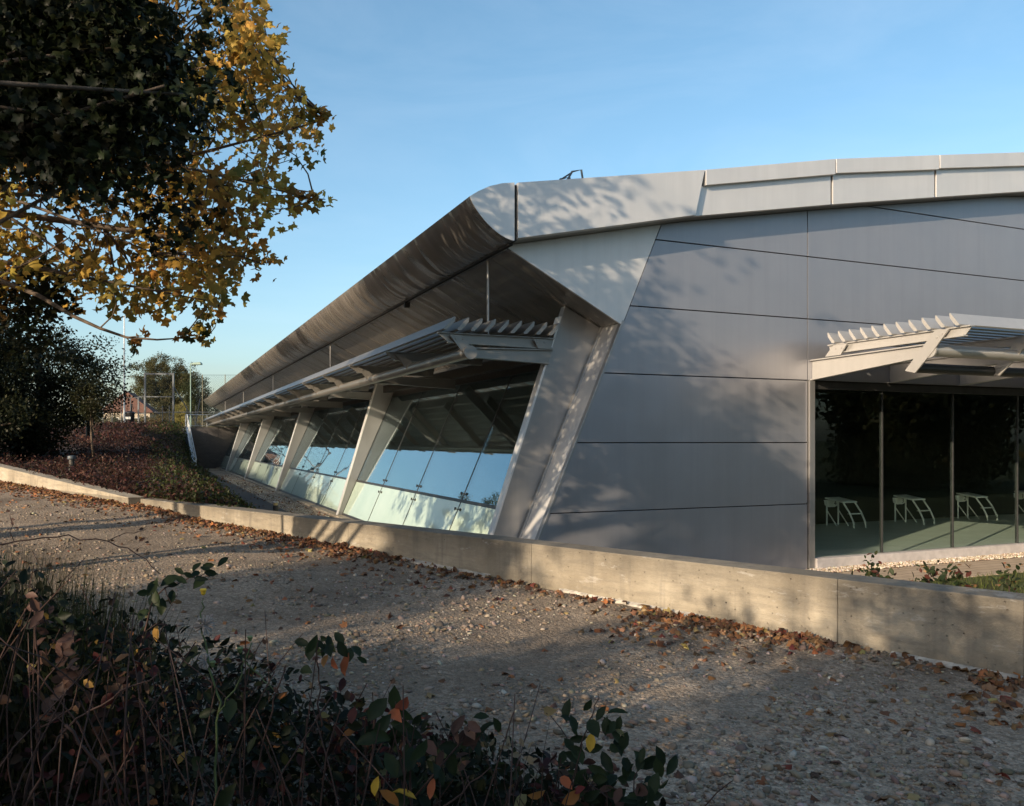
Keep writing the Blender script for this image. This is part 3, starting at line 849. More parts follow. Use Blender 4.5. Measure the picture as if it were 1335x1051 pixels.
# brick wall at the end of the sunken path, wing wall and railing
o = MB().box(-8.7, -3.5, 0, .35, -.1, 3.62).build("brick_wall", M['brick'])
o.location = W(0, 65.55, BASE); o.rotation_euler = (0, 0, TH); tag(o, "dark brick wall closing the end of the sunken path", "wall")
r = empty("stair_railing", W(-8.62, 49, BASE), TH)
tag(r, "pale sloping rail and wing wall descending beside the sunken path", "railing")
m_ = MB(); m_.prism([(0, -.1), (16.5, -.1), (16.5, 3.6), (14.8, 3.55), (0, .25)], 'x', -.12, .12); m_.build("wing_wall", M['galv'], r)
m_ = MB(); m_.tube([(0, 0, .25), (0, 0, 1.2), (0, 14.8, 4.6), (0, 16.5, 4.65)], .035, 8)
for k in range(9): m_.tube([(0, 1.2+1.75*k, .5+.22*1.75*k), (0, 1.2+1.75*k, 1.45+.2295*1.75*k)], .025, 6)
m_.build("rail", M['galv'], r)
r = empty("terrace_railing", W(-8.7, 65.72, 1.2), TH)
tag(r, "pale blue metal guard rail on top of the dark brick wall", "railing")
m_ = MB(); m_.tube([(0, 0, 1.1), (7, 0, 1.1)], .04, 8); m_.tube([(0, 0, .12), (7, 0, .12)], .025, 6); m_.build("rail", M['galv'], r)
for k in range(5):
    m_ = MB(); m_.tube([(1.75*k, 0, 0), (1.75*k, 0, 1.1)], .04, 8); m_.build("post", M['galv'], r)
m_ = MB()
for k in range(58): m_.tube([(.12*k, 0, .12), (.12*k, 0, 1.1)], .008, 4)
m_.build("baluster", M['galv'], r)['kind'] = 'stuff'

# ------------------------------------------------------------------ vegetation helpers
def at(u, v, d): return np.array([(u-667.5)/1093*d, d, (575-v)/1093*d])
def inpoly(x, y, poly):
    c = False; n = len(poly)
    for i in range(n):
        (x1, y1), (x2, y2) = poly[i], poly[(i+1) % n]
        if (y1 > y) != (y2 > y) and x < (x2-x1)*(y-y1)/(y2-y1)+x1: c = not c
    return c
def bent(p, q, sag=.12, n=5, g=rng):
    p, q = np.array(p, float), np.array(q, float); L = np.linalg.norm(q-p); j = g.normal(0, sag*L, 3)
    return [p + (q-p)*f + j*math.sin(math.pi*f) for f in np.linspace(0, 1, n)]
def leaf_cloud(centers, per, rad, size, cols, weights, spread=1.0, bias=(0, 0, .6), g=rng, var=.25, flat=.8, svar=.3):
    n = len(centers)*per
    c = np.repeat(np.asarray(centers), per, axis=0)
    off = g.normal(0, 1, (n, 3)); off /= np.linalg.norm(off, axis=1)[:, None]; off *= (g.uniform(0, 1, (n, 1))**.5) * rad; off[:, 2] *= flat
    # each clump keeps its own shade of the palette
    ct = palette(len(centers), cols, weights, var, g)
    tint = .6*np.repeat(ct, per, axis=0) + .4*palette(n, cols, weights, var, g)
    return c+off, rots(n, bias, spread, g), g.uniform(size*(1-svar), size*(1+svar), n), tint
AUT = [(.68, .40, .08), (.55, .28, .06), (.74, .54, .13), (.36, .20, .06), (.30, .26, .07), (.09, .11, .035)]
DARKG = [(.035, .05, .02), (.045, .065, .025), (.025, .035, .016), (.07, .075, .03)]
def tree(name, label, cat, base, height, centers, per, rad, size, cols, wts, tm=SPRAY, trunk_r=.2, nlimb=18, bark=None, group=None, mat='leaf', spread=1.2, seed=1, lean=(0, 0)):
    g_ = np.random.default_rng(seed)
    base = np.array(base, float); r = empty(name, base); tag(r, label, cat, group)
    m_ = MB(); topp = np.array([lean[0], lean[1], height])
    tp = bent((0, 0, -.15), topp, .03, 7, g_)
    m_.tube(tp, list(np.linspace(trunk_r, trunk_r*.25, 7)), 9)
    cs = np.asarray(centers) - base
    for c in cs[g_.choice(len(cs), min(nlimb, len(cs)), replace=False)]:
        f = min(.9, max(.2, (c[2]*.55)/max(height, .1))); k = topp*f
        L = np.linalg.norm(c-k); r0 = min(trunk_r*.45, .02+.018*L)
        m_.tube(bent(k, c, .07, 6, g_), list(np.linspace(r0, r0*.18, 6)), 6)
    m_.build("trunk", bark or M['bark'], r, fix=False, smooth=True)
    p, ro, si, ti = leaf_cloud(cs, per, rad, size, cols, wts, spread, (0, 0, .5), g_)
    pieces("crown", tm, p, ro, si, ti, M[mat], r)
    return r
def blobs(ells, n, seed=1, shell=.55):
    """clump centres through a union of ellipsoids, thicker toward the outside"""
    g_ = np.random.default_rng(seed); out = []
    vol = np.array([e[3]*e[4]*e[5] for e in ells]); vol = vol/vol.sum()
    for k, e in enumerate(ells):
        m = max(3, int(n*vol[k])); d = g_.normal(0, 1, (m, 3)); d /= np.linalg.norm(d, axis=1)[:, None]
        rr = shell + (1-shell)*g_.uniform(0, 1, (m, 1))**.7
        rr *= 1 + .18*g_.normal(0, 1, (m, 1))*.6
        out.append(np.array(e[:3]) + d*rr*np.array(e[3:6]))
    return np.concatenate(out)

# ------------------------------------------------------------------ the autumn maple on the left
g1 = np.random.default_rng(11)
edge = [(-420, -520), (250, -420), (318, -60), (335, 30), (368, 70), (366, 108), (392, 140), (422, 152), (398, 178), (392, 205), (352, 222), (372, 262), (352, 292), (340, 318), (338, 352), (318, 376), (292, 392), (262, 402), (238, 392), (205, 398), (172, 400), (130, 398), (95, 392), (62, 424), (20, 432), (-420, 440)]
cl = []
while len(cl) < 1500:
    u, v = g1.uniform(-420, 430), g1.uniform(-520, 405)
    if not inpoly(u, v, edge): continue
    if inpoly(u, v, [(20, 225), (150, 225), (165, 300), (20, 330)]) and g1.uniform() < .55: continue      # thin patch with bare limbs
    d = g1.uniform(8.0, 12.0)
    cl.append(at(u, v, d))
for u, v, d in [(350, 255, 8.6), (372, 248, 8.5), (392, 254, 8.5), (410, 262, 8.4), (424, 260, 8.4), (380, 270, 8.5), (405, 152, 9), (420, 152, 9), (412, 150, 9), (360, 62, 9), (345, 30, 9), (335, 5, 9),
                (272, 418, 8.8), (262, 432, 8.8), (286, 405, 8.8), (280, 392, 8.8), (270, 440, 8.8)]:
    cl.append(at(u, v, d))
# the part of the crown above and beside the picture, whose gaps let the light through onto the hall
extra = blobs([(-7.6, 4.4, 7.2, 2.6, 2.6, 2.0), (-9.4, 8.5, 6.8, 2.8, 2.6, 2.2)], 100, 5, .35)
cl = np.array(cl + list(extra))
MB0 = np.array([-9.6, 8.6, -1.05])
maple = empty("maple_tree", MB0)
tag(maple, "maple tree in yellow and brown autumn leaf reaching in from the left edge", "tree")
tr = MB()
trunk = [np.array(p) for p in [(0, 0, -.2), (.05, 0, 1.0), (.12, .05, 2.2), (.1, .1, 3.6), (.2, 0, 5.4), (.35, -.1, 7.6)]]
tr.tube(trunk, [.34, .27, .24, .20, .15, .06], 12)
nodes = []; limbs = []
tips = [(428, 155, 9.2), (410, 260, 8.5), (345, 345, 9.4), (285, 395, 8.9), (355, 70, 9.5), (320, -20, 9.2), (200, 330, 8.2), (150, 380, 8.6), (250, 200, 8.4), (190, 90, 10.5), (230, 270, 10.8), (110, 180, 9.4), (90, 310, 8.0), (260, 130, 9.9), (120, -80, 9.0), (60, 340, 10.5)]
for k, (u, v, d) in enumerate(tips):
    tip = at(u, v, d) - MB0
    f = 2.3 + .9*(k % 4)/3 + max(0, (tip[2]-3.2)*.35); f = min(f, 6.2)
    i = min(range(len(trunk)), key=lambda j: abs(trunk[j][2] - (f+.3)))
    st0 = trunk[i] + np.array([0, 0, (k % 3)*.12])
    L = np.linalg.norm(tip - st0)
    pts = bent(st0, tip, .09, 12, g1)
    for j, p in enumerate(pts):                       # a rising sweep that levels toward the tip
        p[2] += .07*L*math.sin(math.pi*j/11)
    tr.tube(pts, list(np.linspace(.022+.006*L, .006, 12)), 8)
    nodes += pts[3:]
# the long drooping twig that hangs in front of the sky
drop = [at(u, v, 8.3) - MB0 for u, v in [(-60, 352), (0, 366), (50, 385), (95, 412), (130, 428), (165, 440), (205, 443), (235, 441)]]
tr.tube(drop, list(np.linspace(.03, .006, 8)), 6); nodes += drop[3:]
nodes = np.array(nodes)
cl = np.concatenate([cl, np.array([at(u, v, 8.3) for u, v in [(185, 438), (236, 438), (248, 432), (262, 440), (178, 452)]])])
loc = cl - MB0
for c in loc:
    dd = np.linalg.norm(nodes - c, axis=1); i = int(np.argmin(dd))
    if dd[i] > 2.6: continue
    tr.tube(bent(nodes[i], c, .10, 4, g1), list(np.linspace(.006+.006*dd[i], .004, 4)), 5, False)
tr.build("trunk", M['bark'], maple, fix=False, smooth=True)
small = len(cl) - 22
p1, r1, s1_, t1_ = leaf_cloud(loc[:1500], 21, .33, .135, AUT, [5, 4, 3, 4, 4, 4], .85, (-.55, -.75, .4), g1)
p2, r2, s2_, t2_ = leaf_cloud(loc[1500:1517], 11, .13, .125, AUT, [2, 2, 2, 2, 3, 3], 1.0, (-.2, -.4, .5), g1)
p3, r3, s3_, t3_ = leaf_cloud(loc[1517:-5], 12, .42, .17, AUT, [4, 4, 3, 3, 3, 2], 1.1, (-.2, -.3, .5), g1)
p4, r4, s4_, t4_ = leaf_cloud(loc[-5:], 8, .10, .10, [(.30, .15, .04), (.05, .06, .02)], [1, 1.5], 1.0, (-.2, -.4, .5), g1)
pieces("crown", MAPLE, np.concatenate([p1, p2, p3, p4]), np.concatenate([r1, r2, r3, r4]), np.concatenate([s1_, s2_, s3_, s4_]), np.concatenate([t1_, t2_, t3_, t4_]), M['leaf_thin'], maple)

# the dark sycamore nearer the eye, its shade put into near-black leaf tints
g2 = np.random.default_rng(23)
edge2 = [(-500, -500), (110, -500), (130, -60), (160, 0), (185, 40), (205, 62), (240, 108), (238, 140), (222, 178), (190, 200), (150, 196), (172, 232), (120, 225), (70, 222), (30, 205), (-20, 215), (-500, 260)]
c2 = []
while len(c2) < 420:
    u, v = (g2.uniform(-40, 245), g2.uniform(-40, 240)) if g2.uniform() < .7 else (g2.uniform(-130, 245), g2.uniform(-330, 262))
    if inpoly(u, v, edge2): c2.append(at(u, v, g2.uniform(5.7, 7.3)))
c2 = np.concatenate([np.array(c2), blobs([(-6.1, 3.7, 4.5, 1.1, 1.2, 1.2)], 55, 9, .2)])  # unseen clump added sunward to shade the boughs in view
stray = [at(g2.uniform(195, 300), g2.uniform(20, 270), g2.uniform(6.6, 8.4)) for _ in range(9)] + [at(g2.uniform(120, 230), g2.uniform(195, 330), g2.uniform(7.0, 8.6)) for _ in range(6)]
stray += [at(g2.uniform(-90, 72), g2.uniform(365, 455), g2.uniform(8.5, 10.5)) for _ in range(42)]           # boughs hanging down to the hawthorns
c2 = np.concatenate([c2, np.array(stray)])
SB = (-8.6, 5.2, -1.4)
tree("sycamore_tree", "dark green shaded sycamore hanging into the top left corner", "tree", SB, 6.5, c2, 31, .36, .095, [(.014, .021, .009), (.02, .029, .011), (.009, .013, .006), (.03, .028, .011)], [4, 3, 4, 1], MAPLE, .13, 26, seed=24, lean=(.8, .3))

# dark hawthorns on the bank
tree("hawthorn", "dense dark hawthorn with rounded crown at the far end of the shrub bank", "tree", (-15.6, 27.5, -.25), 3.4,
     np.concatenate([blobs([(-15.9, 27.5, 1.9, 2.7, 2.4, 2.0), (-15.7, 27.2, .9, 2.1, 2.0, 1.4), (-17.5, 26.5, 2.3, 2.6, 2.4, 2.4), (-17.2, 26.5, .4, 2.5, 1.6, 1.0)], 420, 31, .4)]), 34, .5, .19,
     [(.02, .026, .012), (.03, .034, .014), (.055, .05, .015), (.014, .018, .01)], [4, 3, 1, 3], SPRAY, .25, 24, seed=32)
tree("hawthorn", "tall dark hawthorn at the left edge beneath the maple boughs", "tree", (-19.5, 24.5, -.3), 5,
     blobs([(-19.6, 24.5, 2.2, 3.4, 3.0, 3.4), (-17.4, 23.2, .7, 2.4, 1.8, 1.3), (-15.6, 24.6, .5, 1.6, 1.3, .9)], 420, 33, .4), 34, .55, .2,
     [(.018, .024, .011), (.028, .03, .013), (.05, .05, .018)], [4, 3, 1], SPRAY, .3, 24, seed=34)
sp = at(122, 590, 24.0)
tree("sapling", "slender staked sapling with a small dark crown on the shrub bank", "tree", sp, 1.9,
     sp + blobs([(.05, 0, 1.55, .55, .5, .45), (-.1, 0, 1.25, .35, .35, .3)], 34, 35, .3), 20, .18, .13, [(.03, .035, .014), (.05, .05, .02)], None, SPRAY, .035, 10, seed=36)

# ------------------------------------------------------------------ beyond the terrace
TZ = 1.17
def far(u, d): return np.array([(u-667.5)/1093*d, d, TZ])
fa = far(214, 140)
tree("broad_tree", "broad round-headed tree rising beyond the ball-court fence", "tree", fa, 9.0,
     fa + blobs([(0, 0, 9.6, 4.6, 4, 3.4), (-2.2, 0, 7.6, 3.4, 3.4, 2.6), (2.8, 0, 7.2, 3.6, 3.4, 2.8), (-1, 0, 5.0, 4.6, 3.4, 1.8), (1.8, 0, 4.2, 3.6, 3.2, 1.4)], 420, 41, .5), 26, .6, .42,
     [(.085, .085, .035), (.11, .105, .04), (.06, .065, .03), (.14, .12, .05)], [3, 3, 3, 1], SPRAY, .5, 26, seed=42)
fa = far(257, 128)
tree("dark_tree", "dark green tree beside the lamp post, behind the end of the roof eave", "tree", fa, 7.0,
     fa + blobs([(0, 0, 6.0, 2.3, 2.2, 2.6), (.9, 0, 3.6, 2.6, 2.2, 2.0), (-.6, 0, 2.6, 2.2, 2.0, 1.8)], 150, 43, .5), 20, .5, .42, [(.04, .05, .022), (.055, .065, .028), (.028, .035, .016)], None, SPRAY, .3, 14, seed=44)
fa = far(236, 104)
tree("golden_shrub", "pale yellow cone-shaped shrub beside the foot of the lamp post", "shrub", fa, 3.2,
     fa + blobs([(0, 0, 2.4, .85, .8, 1.6), (0, 0, 1.2, 1.1, 1.0, 1.0)], 90, 45, .4), 18, .28, .22, [(.26, .23, .07), (.20, .19, .06), (.30, .25, .09)], None, SPRAY, .08, 8, seed=46)
for k, (u, d, w, h, lab, cols) in enumerate([
    (145, 112, 2.6, 2.4, "low grey green shrub behind the foot of the tall mast", [(.10, .10, .055), (.13, .12, .06)]),
    (185, 100, 2.6, 1.9, "low olive shrub between the litter bin and the gate", [(.12, .11, .05), (.15, .13, .06)]),
    (207, 95, 2.4, 1.7, "rusty olive shrub in the middle of the tall gate frame", [(.15, .11, .05), (.12, .10, .045)]),
    (263, 98, 2.6, 1.8, "sunlit shrub under the tip of the roof eave", [(.19, .17, .07), (.14, .13, .055)]),
    (286, 96, 2.6, 1.7, "pale shrub behind the railing nearest the hall", [(.17, .15, .06), (.13, .12, .05)])]):
    fa = far(u, d)
    tree("shrub", lab, "shrub", fa, h*.8, fa + blobs([(0, 0, h*.55, w*.7, w*.5, h*.5), (w*.4, 0, h*.35, w*.5, w*.4, h*.35)], 60, 50+k, .4), 18, .32, .25, cols, None, SPRAY, .06, 6, seed=60+k)
hz = np.array([-60., 175., TZ])
n = 5200; g3 = np.random.default_rng(71)
px_ = g3.uniform(-105, 60, n); pz = g3.uniform(0, 1, n)**.7 * (3.4 + 1.4*np.sin(px_*.21) + .9*np.sin(px_*.63+1) + .6*np.sin(px_*1.7))
tl = pieces("distant_hedge", SPRAY, np.stack([px_, 176 + g3.uniform(-2, 2, n), TZ + pz], 1), rots(n, (0, 0, 1), 1.2, g3), g3.uniform(.8, 1.4, n), palette(n, [(.10, .10, .055), (.13, .12, .06), (.075, .08, .04)], None, .25, g3), M['leaf'])
tag(tl, "low grey green hedge line along the horizon", "hedge", None, "stuff")

# house with a red tiled roof
h0 = far(165, 124)
r = empty("house", h0, R(14)); tag(r, "small house with a red-brown tiled gable roof behind the litter bin", "house")
MB().box(-3.2, 3.2, 0, 6, -.1, 3.2).build("wall", plain("cream_render", (.42, .36, .28), .9), r)
MB().prism([(-3.7, 3.05), (3.7, 3.05), (3.55, 3.3), (0, 6.2), (-3.55, 3.3)], 'y', -.3, 6.3).build("roof", plain("red_clay_tiles", (.12, .06, .045), .85, 0, .3, 3), r)
for x in (-1.6, 1.5):
    wf = MB().box(x-.6, x+.6, -.06, -.004, 1.0, 2.3).build("window", M['white'], r); MB().box(x-.5, x+.5, -.075, -.062, 1.1, 2.2).build("pane", M['black'], wf)

# ball-court fence with a tall framed opening
def post(m_, x, y, h, r_=.05): m_.tube([(x, y, 0), (x, y, h)], r_, 8)
fz = far(0, 73)
r = empty("court_fence", (far(190, 73)[0], 73, TZ)); tag(r, "tall blue-grey ball-court fence of posts and wire mesh on the terrace", "fence")
x0 = 0; X = lambda u: (u-190)/1093*73
m_ = MB()
for u in (189, 226): m_.box(X(u)-.07, X(u)+.07, -.07, .07, 0, 4.75)
m_.box(X(189)+.07, X(226)-.07, -.05, .05, 4.6, 4.74); m_.build("goal_frame", M['fencegrey'], r)
m_ = MB()
m_.tube([(X(189), 0, 3.2), (X(170), 3.0, .6)], .04, 6); m_.tube([(X(226), 0, 3.6), (X(247), 2.0, 0.1)], .04, 6); m_.tube([(X(250), 2, 2.6), (X(243), 2, .1)], .05, 6)
m_.build("brace", M['fencegrey'], r)
m_ = MB()
for u in (180.5,): m_.box(X(u)-.06, X(u)+.06, -.05, .05, 0, 2.7)
m_.box(X(180.5), X(226)-.075, -.03, .03, 2.64, 2.72); m_.box(X(180.5)+.065, X(189)-.075, -.03, .03, .03, .1); m_.box(X(180.5)+.065, X(189)-.075, -.03, .03, 1.2, 1.27)
m_.build("gate_frame", M['fencegrey'], r)
m_ = MB()
for u in (130, 142, 154, 166, 208, 217, 240, 252): post(m_, X(u), .6, 2.7 if u < 200 else 1.9, .035)
m_.box(X(120), X(180)-.07, .57, .63, 2.62, 2.68); m_.box(X(196), X(285), .57, .63, 1.32, 1.4)
m_.build("post", M['fencegrey'], r)
def meshwire(x0, x1, z0, z1, step, y, w=.006):
    m2 = MB(); L = z1-z0; k = x0-L
    while k < x1:
        a = max(x0, k); b = min(x1, k+L)
        if b > a:
            m2.tube([(a, y, z0+a-k), (b, y, z0+b-k)], w, 3, False); m2.tube([(a, y, z1-(a-k)), (b, y, z1-(b-k))], w, 3, False)
        k += step
    return m2
meshwire(X(120), X(180), .05, 2.64, .22, .6).build("wire_mesh", M['fencegrey'], r, fix=False)
meshwire(X(189.5), X(225.5), .05, 4.6, .22, .0).build("wire_mesh", M['fencegrey'], r, fix=False)
r = empty("chain_link_fence", (far(262, 88)[0], 88, TZ)); tag(r, "high chain-link fence with thin posts passing behind the eave tip", "fence")
X2 = lambda u: (u-262)/1093*88
for u in (264, 293.5, 323):
    m_ = MB(); post(m_, X2(u), 0, 5.8, .04); m_.build("post", M['terrace'], r)
m_ = MB(); m_.tube([(X2(255), 0, 5.75), (X2(340), 0, 5.75)], .02, 5); m_.build("top_wire", M['fencegrey'], r)
meshwire(X2(255), X2(340), .05, 5.7, .25, 0.05, .006).build("wire_mesh", M['fencegrey'], r, fix=False)

r = empty("lamp_post", far(248.5, 84)); tag(r, "green lamp post with a flat square head facing right", "street lamp")
m_ = MB(); m_.tube([(0, 0, 0), (0, 0, 1.2), (0, 0, 1.25), (0, 0, 6.55)], [.09, .09, .06, .05], 10); m_.build("pole", M['lampgreen'], r)
m_ = MB(); m_.box(-.03, .36, -.04, .04, 6.5, 6.6); m_.build("arm", M['lampgreen'], r)
m_ = MB(); m_.prism([(.30, 6.46), (1.1, 6.46), (1.12, 6.58), (1.0, 6.72), (.34, 6.66)], 'y', -.25, .25); m_.build("lamp_head", M['lampgreen'], r, bevel=.03)
r = empty("lamp_post", far(253.5, 160)); tag(r, "distant lamp post with a small left-pointing head seen behind the green lamp post", "street lamp")
m_ = MB(); m_.tube([(0, 0, 0), (0, 0, 9.4)], [.08, .05], 8); m_.tube([(0, 0, 9.4), (-1.4, 0, 9.5)], .04, 6); m_.build("pole", M['lampgreen'], r)
m_ = MB(); m_.box(-2.0, -1.2, -.15, .15, 9.42, 9.6); m_.build("lamp_head", M['lampgreen'], r)
mp = far(162, 70)
r = empty("flag_mast", mp); tag(r, "tall thin pale mast standing beside the litter bin", "mast")
m_ = MB(); m_.tube([(0, 0, -.1), (0, 0, 4), (0, 0, 9.3)], [.085, .075, .045], 10); m_.build("pole", M['galv'], r)
m_ = MB(); m_.box(-.16, .16, -.16, .16, -.05, .12); m_.build("base_plate", M['galv'], r)
r = empty("litter_bin", far(169.5, 69)); tag(r, "black litter bin with a rounded lid on the terrace edge", "bin")
m_ = MB(); m_.lathe((0, 0, .02), [(.30, 0), (.33, .1), (.35, 1.0), (.36, 1.02)], 18); m_.build("body", M['black'], r, smooth=True)
m_ = MB(); m_.lathe((0, 0, 1.05), [(.38, 0), (.38, .1), (.3, .2), (.05, .24)], 18); m_.build("lid", M['black'], r, smooth=True)
m_ = MB(); m_.tube([(.1, 0, 1.26), (.16, 0, 1.9)], .06, 8); m_.build("ash_pipe", M['black'], r)
MB().box(-.22, .22, -.375, -.35, .62, .82).build("label_plate", M['white'], r)

# low garden lights
def bollard(pos, h, label, rad=.09, lens=(.55, .42, .2)):
    r = empty("bollard_light", pos); tag(r, label, "bollard light")
    m_ = MB(); m_.lathe((0, 0, -.1), [(rad, 0), (rad, h*.62+.1)], 16); m_.build("post", M['darkmetal'], r, smooth=False)
    m_ = MB(); m_.lathe((0, 0, h*.62), [(rad*.75, 0), (rad*.75, h*.22)], 16); m_.build("lens", plain("frosted_lens", lens, .3), r)
    m_ = MB(); m_.lathe((0, 0, h*.84), [(rad*1.15, 0), (rad*1.2, h*.05), (rad*1.1, h*.14), (rad*.3, h*.16)], 16); m_.build("cap", M['fencegrey'] if lens[0] < .1 else M['canopy'], r)
    return r
b1 = at(93.5, 622, 21.0); bollard((b1[0], b1[1], b1[2]-.06), .60, "dark bollard light with grey cap among shrubs behind the left wall", .085, (.05, .05, .05))
b2 = W(-7.62, 16.8, -2.4); bollard(tuple(b2), .36, "small bollard light with amber lens on the gravel beside the path")
b3 = at(117, 554, 30); bollard((b3[0], b3[1], b3[2]-.3), .46, "tiny pale garden light under the hawthorn by the sapling", .13)

# groundcover on the bank
steep = 4500
g4 = np.random.default_rng(81); P_ = []; S_ = []
n = 0
while n < 26000:
    s = g4.uniform(-40, -8.5) if g4.uniform() < .75 else g4.uniform(-14, -8.45)
    a = twall(s)
    if a > 63: continue
    t = a + (.22 if s < -11.9 else .55) + (64.2-a)*g4.uniform()**2.1
    q = W(s, t); z = bank_z(s, t)
    clump = math.sin(s*2.1+t*.7)*math.cos(t*1.3-s) + .5*math.sin(s*5+t*3)
    if clump < -.55 and g4.uniform() < .75: continue
    hgt = g4.uniform(0, 1) * (.16 + .16*max(0, clump)) * min(1, .4+(-8.4-s)/3)
    P_.append((q.x, q.y, z + hgt)); S_.append(s); n += 1
for _ in range(steep):
    s = g4.uniform(-15, -8.45); t = g4.uniform(30, 65); q = W(s, t)
    P_.append((q.x, q.y, bank_z(s, t) + g4.uniform(0, .25))); S_.append(s)
P_ = np.array(P_); S_ = np.array(S_); n = len(P_)
ti = palette(n, [(.08, .036, .03), (.055, .026, .022), (.115, .058, .042), (.04, .024, .018), (.034, .029, .016)], [4, 4, 2, 3, 2], .3, g4)
gm = (S_ > -11.6) & (g4.uniform(size=n) < np.clip((S_+12.5)/3, .05, .9))
ti[gm] = palette(int(gm.sum()), [(.04, .05, .018), (.055, .065, .022)], None, .3, g4)
o = pieces("groundcover", SPRAY, P_, rots(n, (0, 0, 1), .9, g4), np.concatenate([g4.uniform(.09, .19, n-steep), g4.uniform(.2, .4, steep)]), ti, M['leaf']); tag(o, "reddish brown low shrubs covering the bank", "groundcover", None, "stuff")

# ------------------------------------------------------------------ trees behind the viewpoint, which shade the foreground
def qr(q, r): return (q*.773 + r*.634, -q*.634 + r*.773)
SH = [(-13.0, -15.5, 3.0, 2.6), (-10.4, -16.5, 3.8, 2.0), (-6.7, -15.0, 8.6, 1.1), (-4.2, -16.5, 4.6, 2.2), (-.3, -15.5, 6.2, 2.0), (3.4, -16.0, 6.4, 3.0)]
SHL = ["lime tree standing farthest left in the row behind the viewpoint", "bushy lime tree second from the left in the row behind the viewpoint", "tall narrow lime tree third from the left in the row behind the viewpoint",
       "wide lime tree right of the narrow one behind the viewpoint", "tall lime tree of the row behind the viewpoint, right of the wide one", "lime tree at the right end of the row behind the viewpoint"]
for k, (q, r_, tp_, rad) in enumerate(SH):
    x, y = qr(q, r_)
    zc = (tp_ - 1.6)/2
    tree("lime_tree", SHL[k], "tree", (x, y, -1.7), 4.5,
         blobs([(x, y, zc, rad, rad, (tp_+1.6)/2), (x+.5, y+.8, zc-1, rad*.9, rad*.9, 2.2)], 150, 90+k, .35), 20, .6, .42, [(.05, .06, .025), (.07, .075, .03), (.12, .09, .03)], [3, 3, 1], SPRAY, .25, 14, group="trees behind the viewpoint", seed=95+k)
hd = np.array([-1.0, -3.4, -1.7])  # unseen hedge added to keep sky light off the foreground
tree("added_hedge", "unseen hedge added close behind the viewpoint to darken the foreground", "hedge", hd, 2.0, blobs([(-6.0, -2.2, .2, 1.6, 1.0, 1.9), (-3.6, -2.6, .2, 1.9, 1.0, 2.0), (-.6, -3.0, .2, 2.0, 1.0, 2.0), (2.4, -3.6, .2, 2.0, 1.0, 1.7)], 380, 190, .3), 22, .35, .22, [(.04, .05, .02), (.055, .065, .025)], None, SPRAY, .1, 20, seed=191)
# tall open trees beyond the left of the picture, which dapple the eave and the fins
BL = ["beside the maple", "nearest after the maple", "second after the maple", "third after the maple", "farthest from the viewpoint"]
for k, (x, y, zc, rz, rd, m) in enumerate([(-14.5, 3.0, 9.4, 2.8, 2.6, 44), (-19.5, 15.5, 8.6, 4.2, 4.2, 95), (-26, 28, 8.6, 4.4, 4.4, 100), (-33, 43, 8.8, 4.4, 4.6, 100), (-41, 58, 9, 4.4, 5.0, 100)]):
    lab = "tall airy birch beyond the left of the picture, " + BL[k]
    tree("birch_tree", lab, "tree", (x, y, -.9), 8.5, blobs([(x, y, zc, rd, rd, rz)], m, 200+k, .15), 46, .42, .24, [(.10, .10, .03), (.16, .13, .03), (.07, .08, .025)], None, SPRAY, .16, 40, group="birches beyond the left of the picture", seed=205+k)
# trees across the grass on the right, mirrored in the cladding and the front glazing
for k, (x, y, h, rd, lab) in enumerate([(24, -13, 6.5, 5.0, "spreading oak beyond the right of the picture, nearest the path"), (35, -14, 8, 5.5, "tall oak beyond the right of the picture, behind the nearest one"),
                                        (47, 5, 8.5, 5.5, "tall oak facing the front glazing from across the grass"), (52, 17, 7.5, 5.5, "oak farthest along the grass facing the front glazing")]):
    tree("oak_tree", lab, "tree", (x, y, -2.6), h*.7, blobs([(x, y, h*.35, rd, rd, h*.6), (x, y, -.6, rd*.9, rd*.9, 2.0)], 260, 110+k, .3), 22, 1.0, 1.0, [(.05, .06, .025), (.08, .08, .03), (.14, .10, .03)], None, SPRAY, .4, 14, group="oaks across the grass", seed=115+k)

# ------------------------------------------------------------------ gravel stones and fallen leaves
g5 = np.random.default_rng(131)
def gz(x, y):
    w = (x-WX)*WD.x + (y-WY)*WD.y; p = (x-WX)*WN.x + (y-WY)*WN.y
    return np.array([ground_z(a) for a in w]) + hnoise(x, y) + .035*np.exp(-((p-.25)/.3)**2), w, p
def on_gravel(n, dmin, dmax, power):
    u = g5.uniform(-30, 1365, n); d = dmin + (dmax-dmin)*g5.uniform(0, 1, n)**power
    x = (u-667.5)/1093*d; y = d; z, w, p = gz(x, y)
    k = p > .04
    return x[k], y[k], z[k], w[k], p[k]
GREY = [(.225, .18, .137), (.29, .24, .187), (.145, .118, .092), (.37, .31, .25), (.27, .20, .14), (.46, .41, .34)]
x, y, z, w, p = on_gravel(46000, 3.5, 15.5, 1.3)
keep = (np.sin(x*1.3+y*.7)*np.cos(y*1.1-x*.6) + .6*np.sin(x*3.1-y*2.3) + g5.normal(0, .5, len(x))) > -.25
x, y, z, w, p = x[keep], y[keep], z[keep], w[keep], p[keep]
n = len(x); sz = np.clip(g5.lognormal(-3.95, .58, n), .007, .075)
o = pieces("loose_stones", STONE, np.stack([x, y, z+sz*.08], 1), rots(n, (0, 0, 1), .35, g5), np.stack([sz*g5.uniform(.8, 1.3, n), sz*g5.uniform(.8, 1.3, n), sz*g5.uniform(.7, 1.1, n)], 1), palette(n, GREY, [4, 4, 3, 2, 2, .5], .22, g5), M['pebble'])
tag(o, "loose grey stones strewn over the gravel", "gravel stones", None, "stuff")
DEAD = [(.17, .085, .045), (.24, .12, .055), (.11, .06, .04), (.30, .19, .10), (.30, .12, .05), (.20, .055, .04), (.32, .25, .10)]
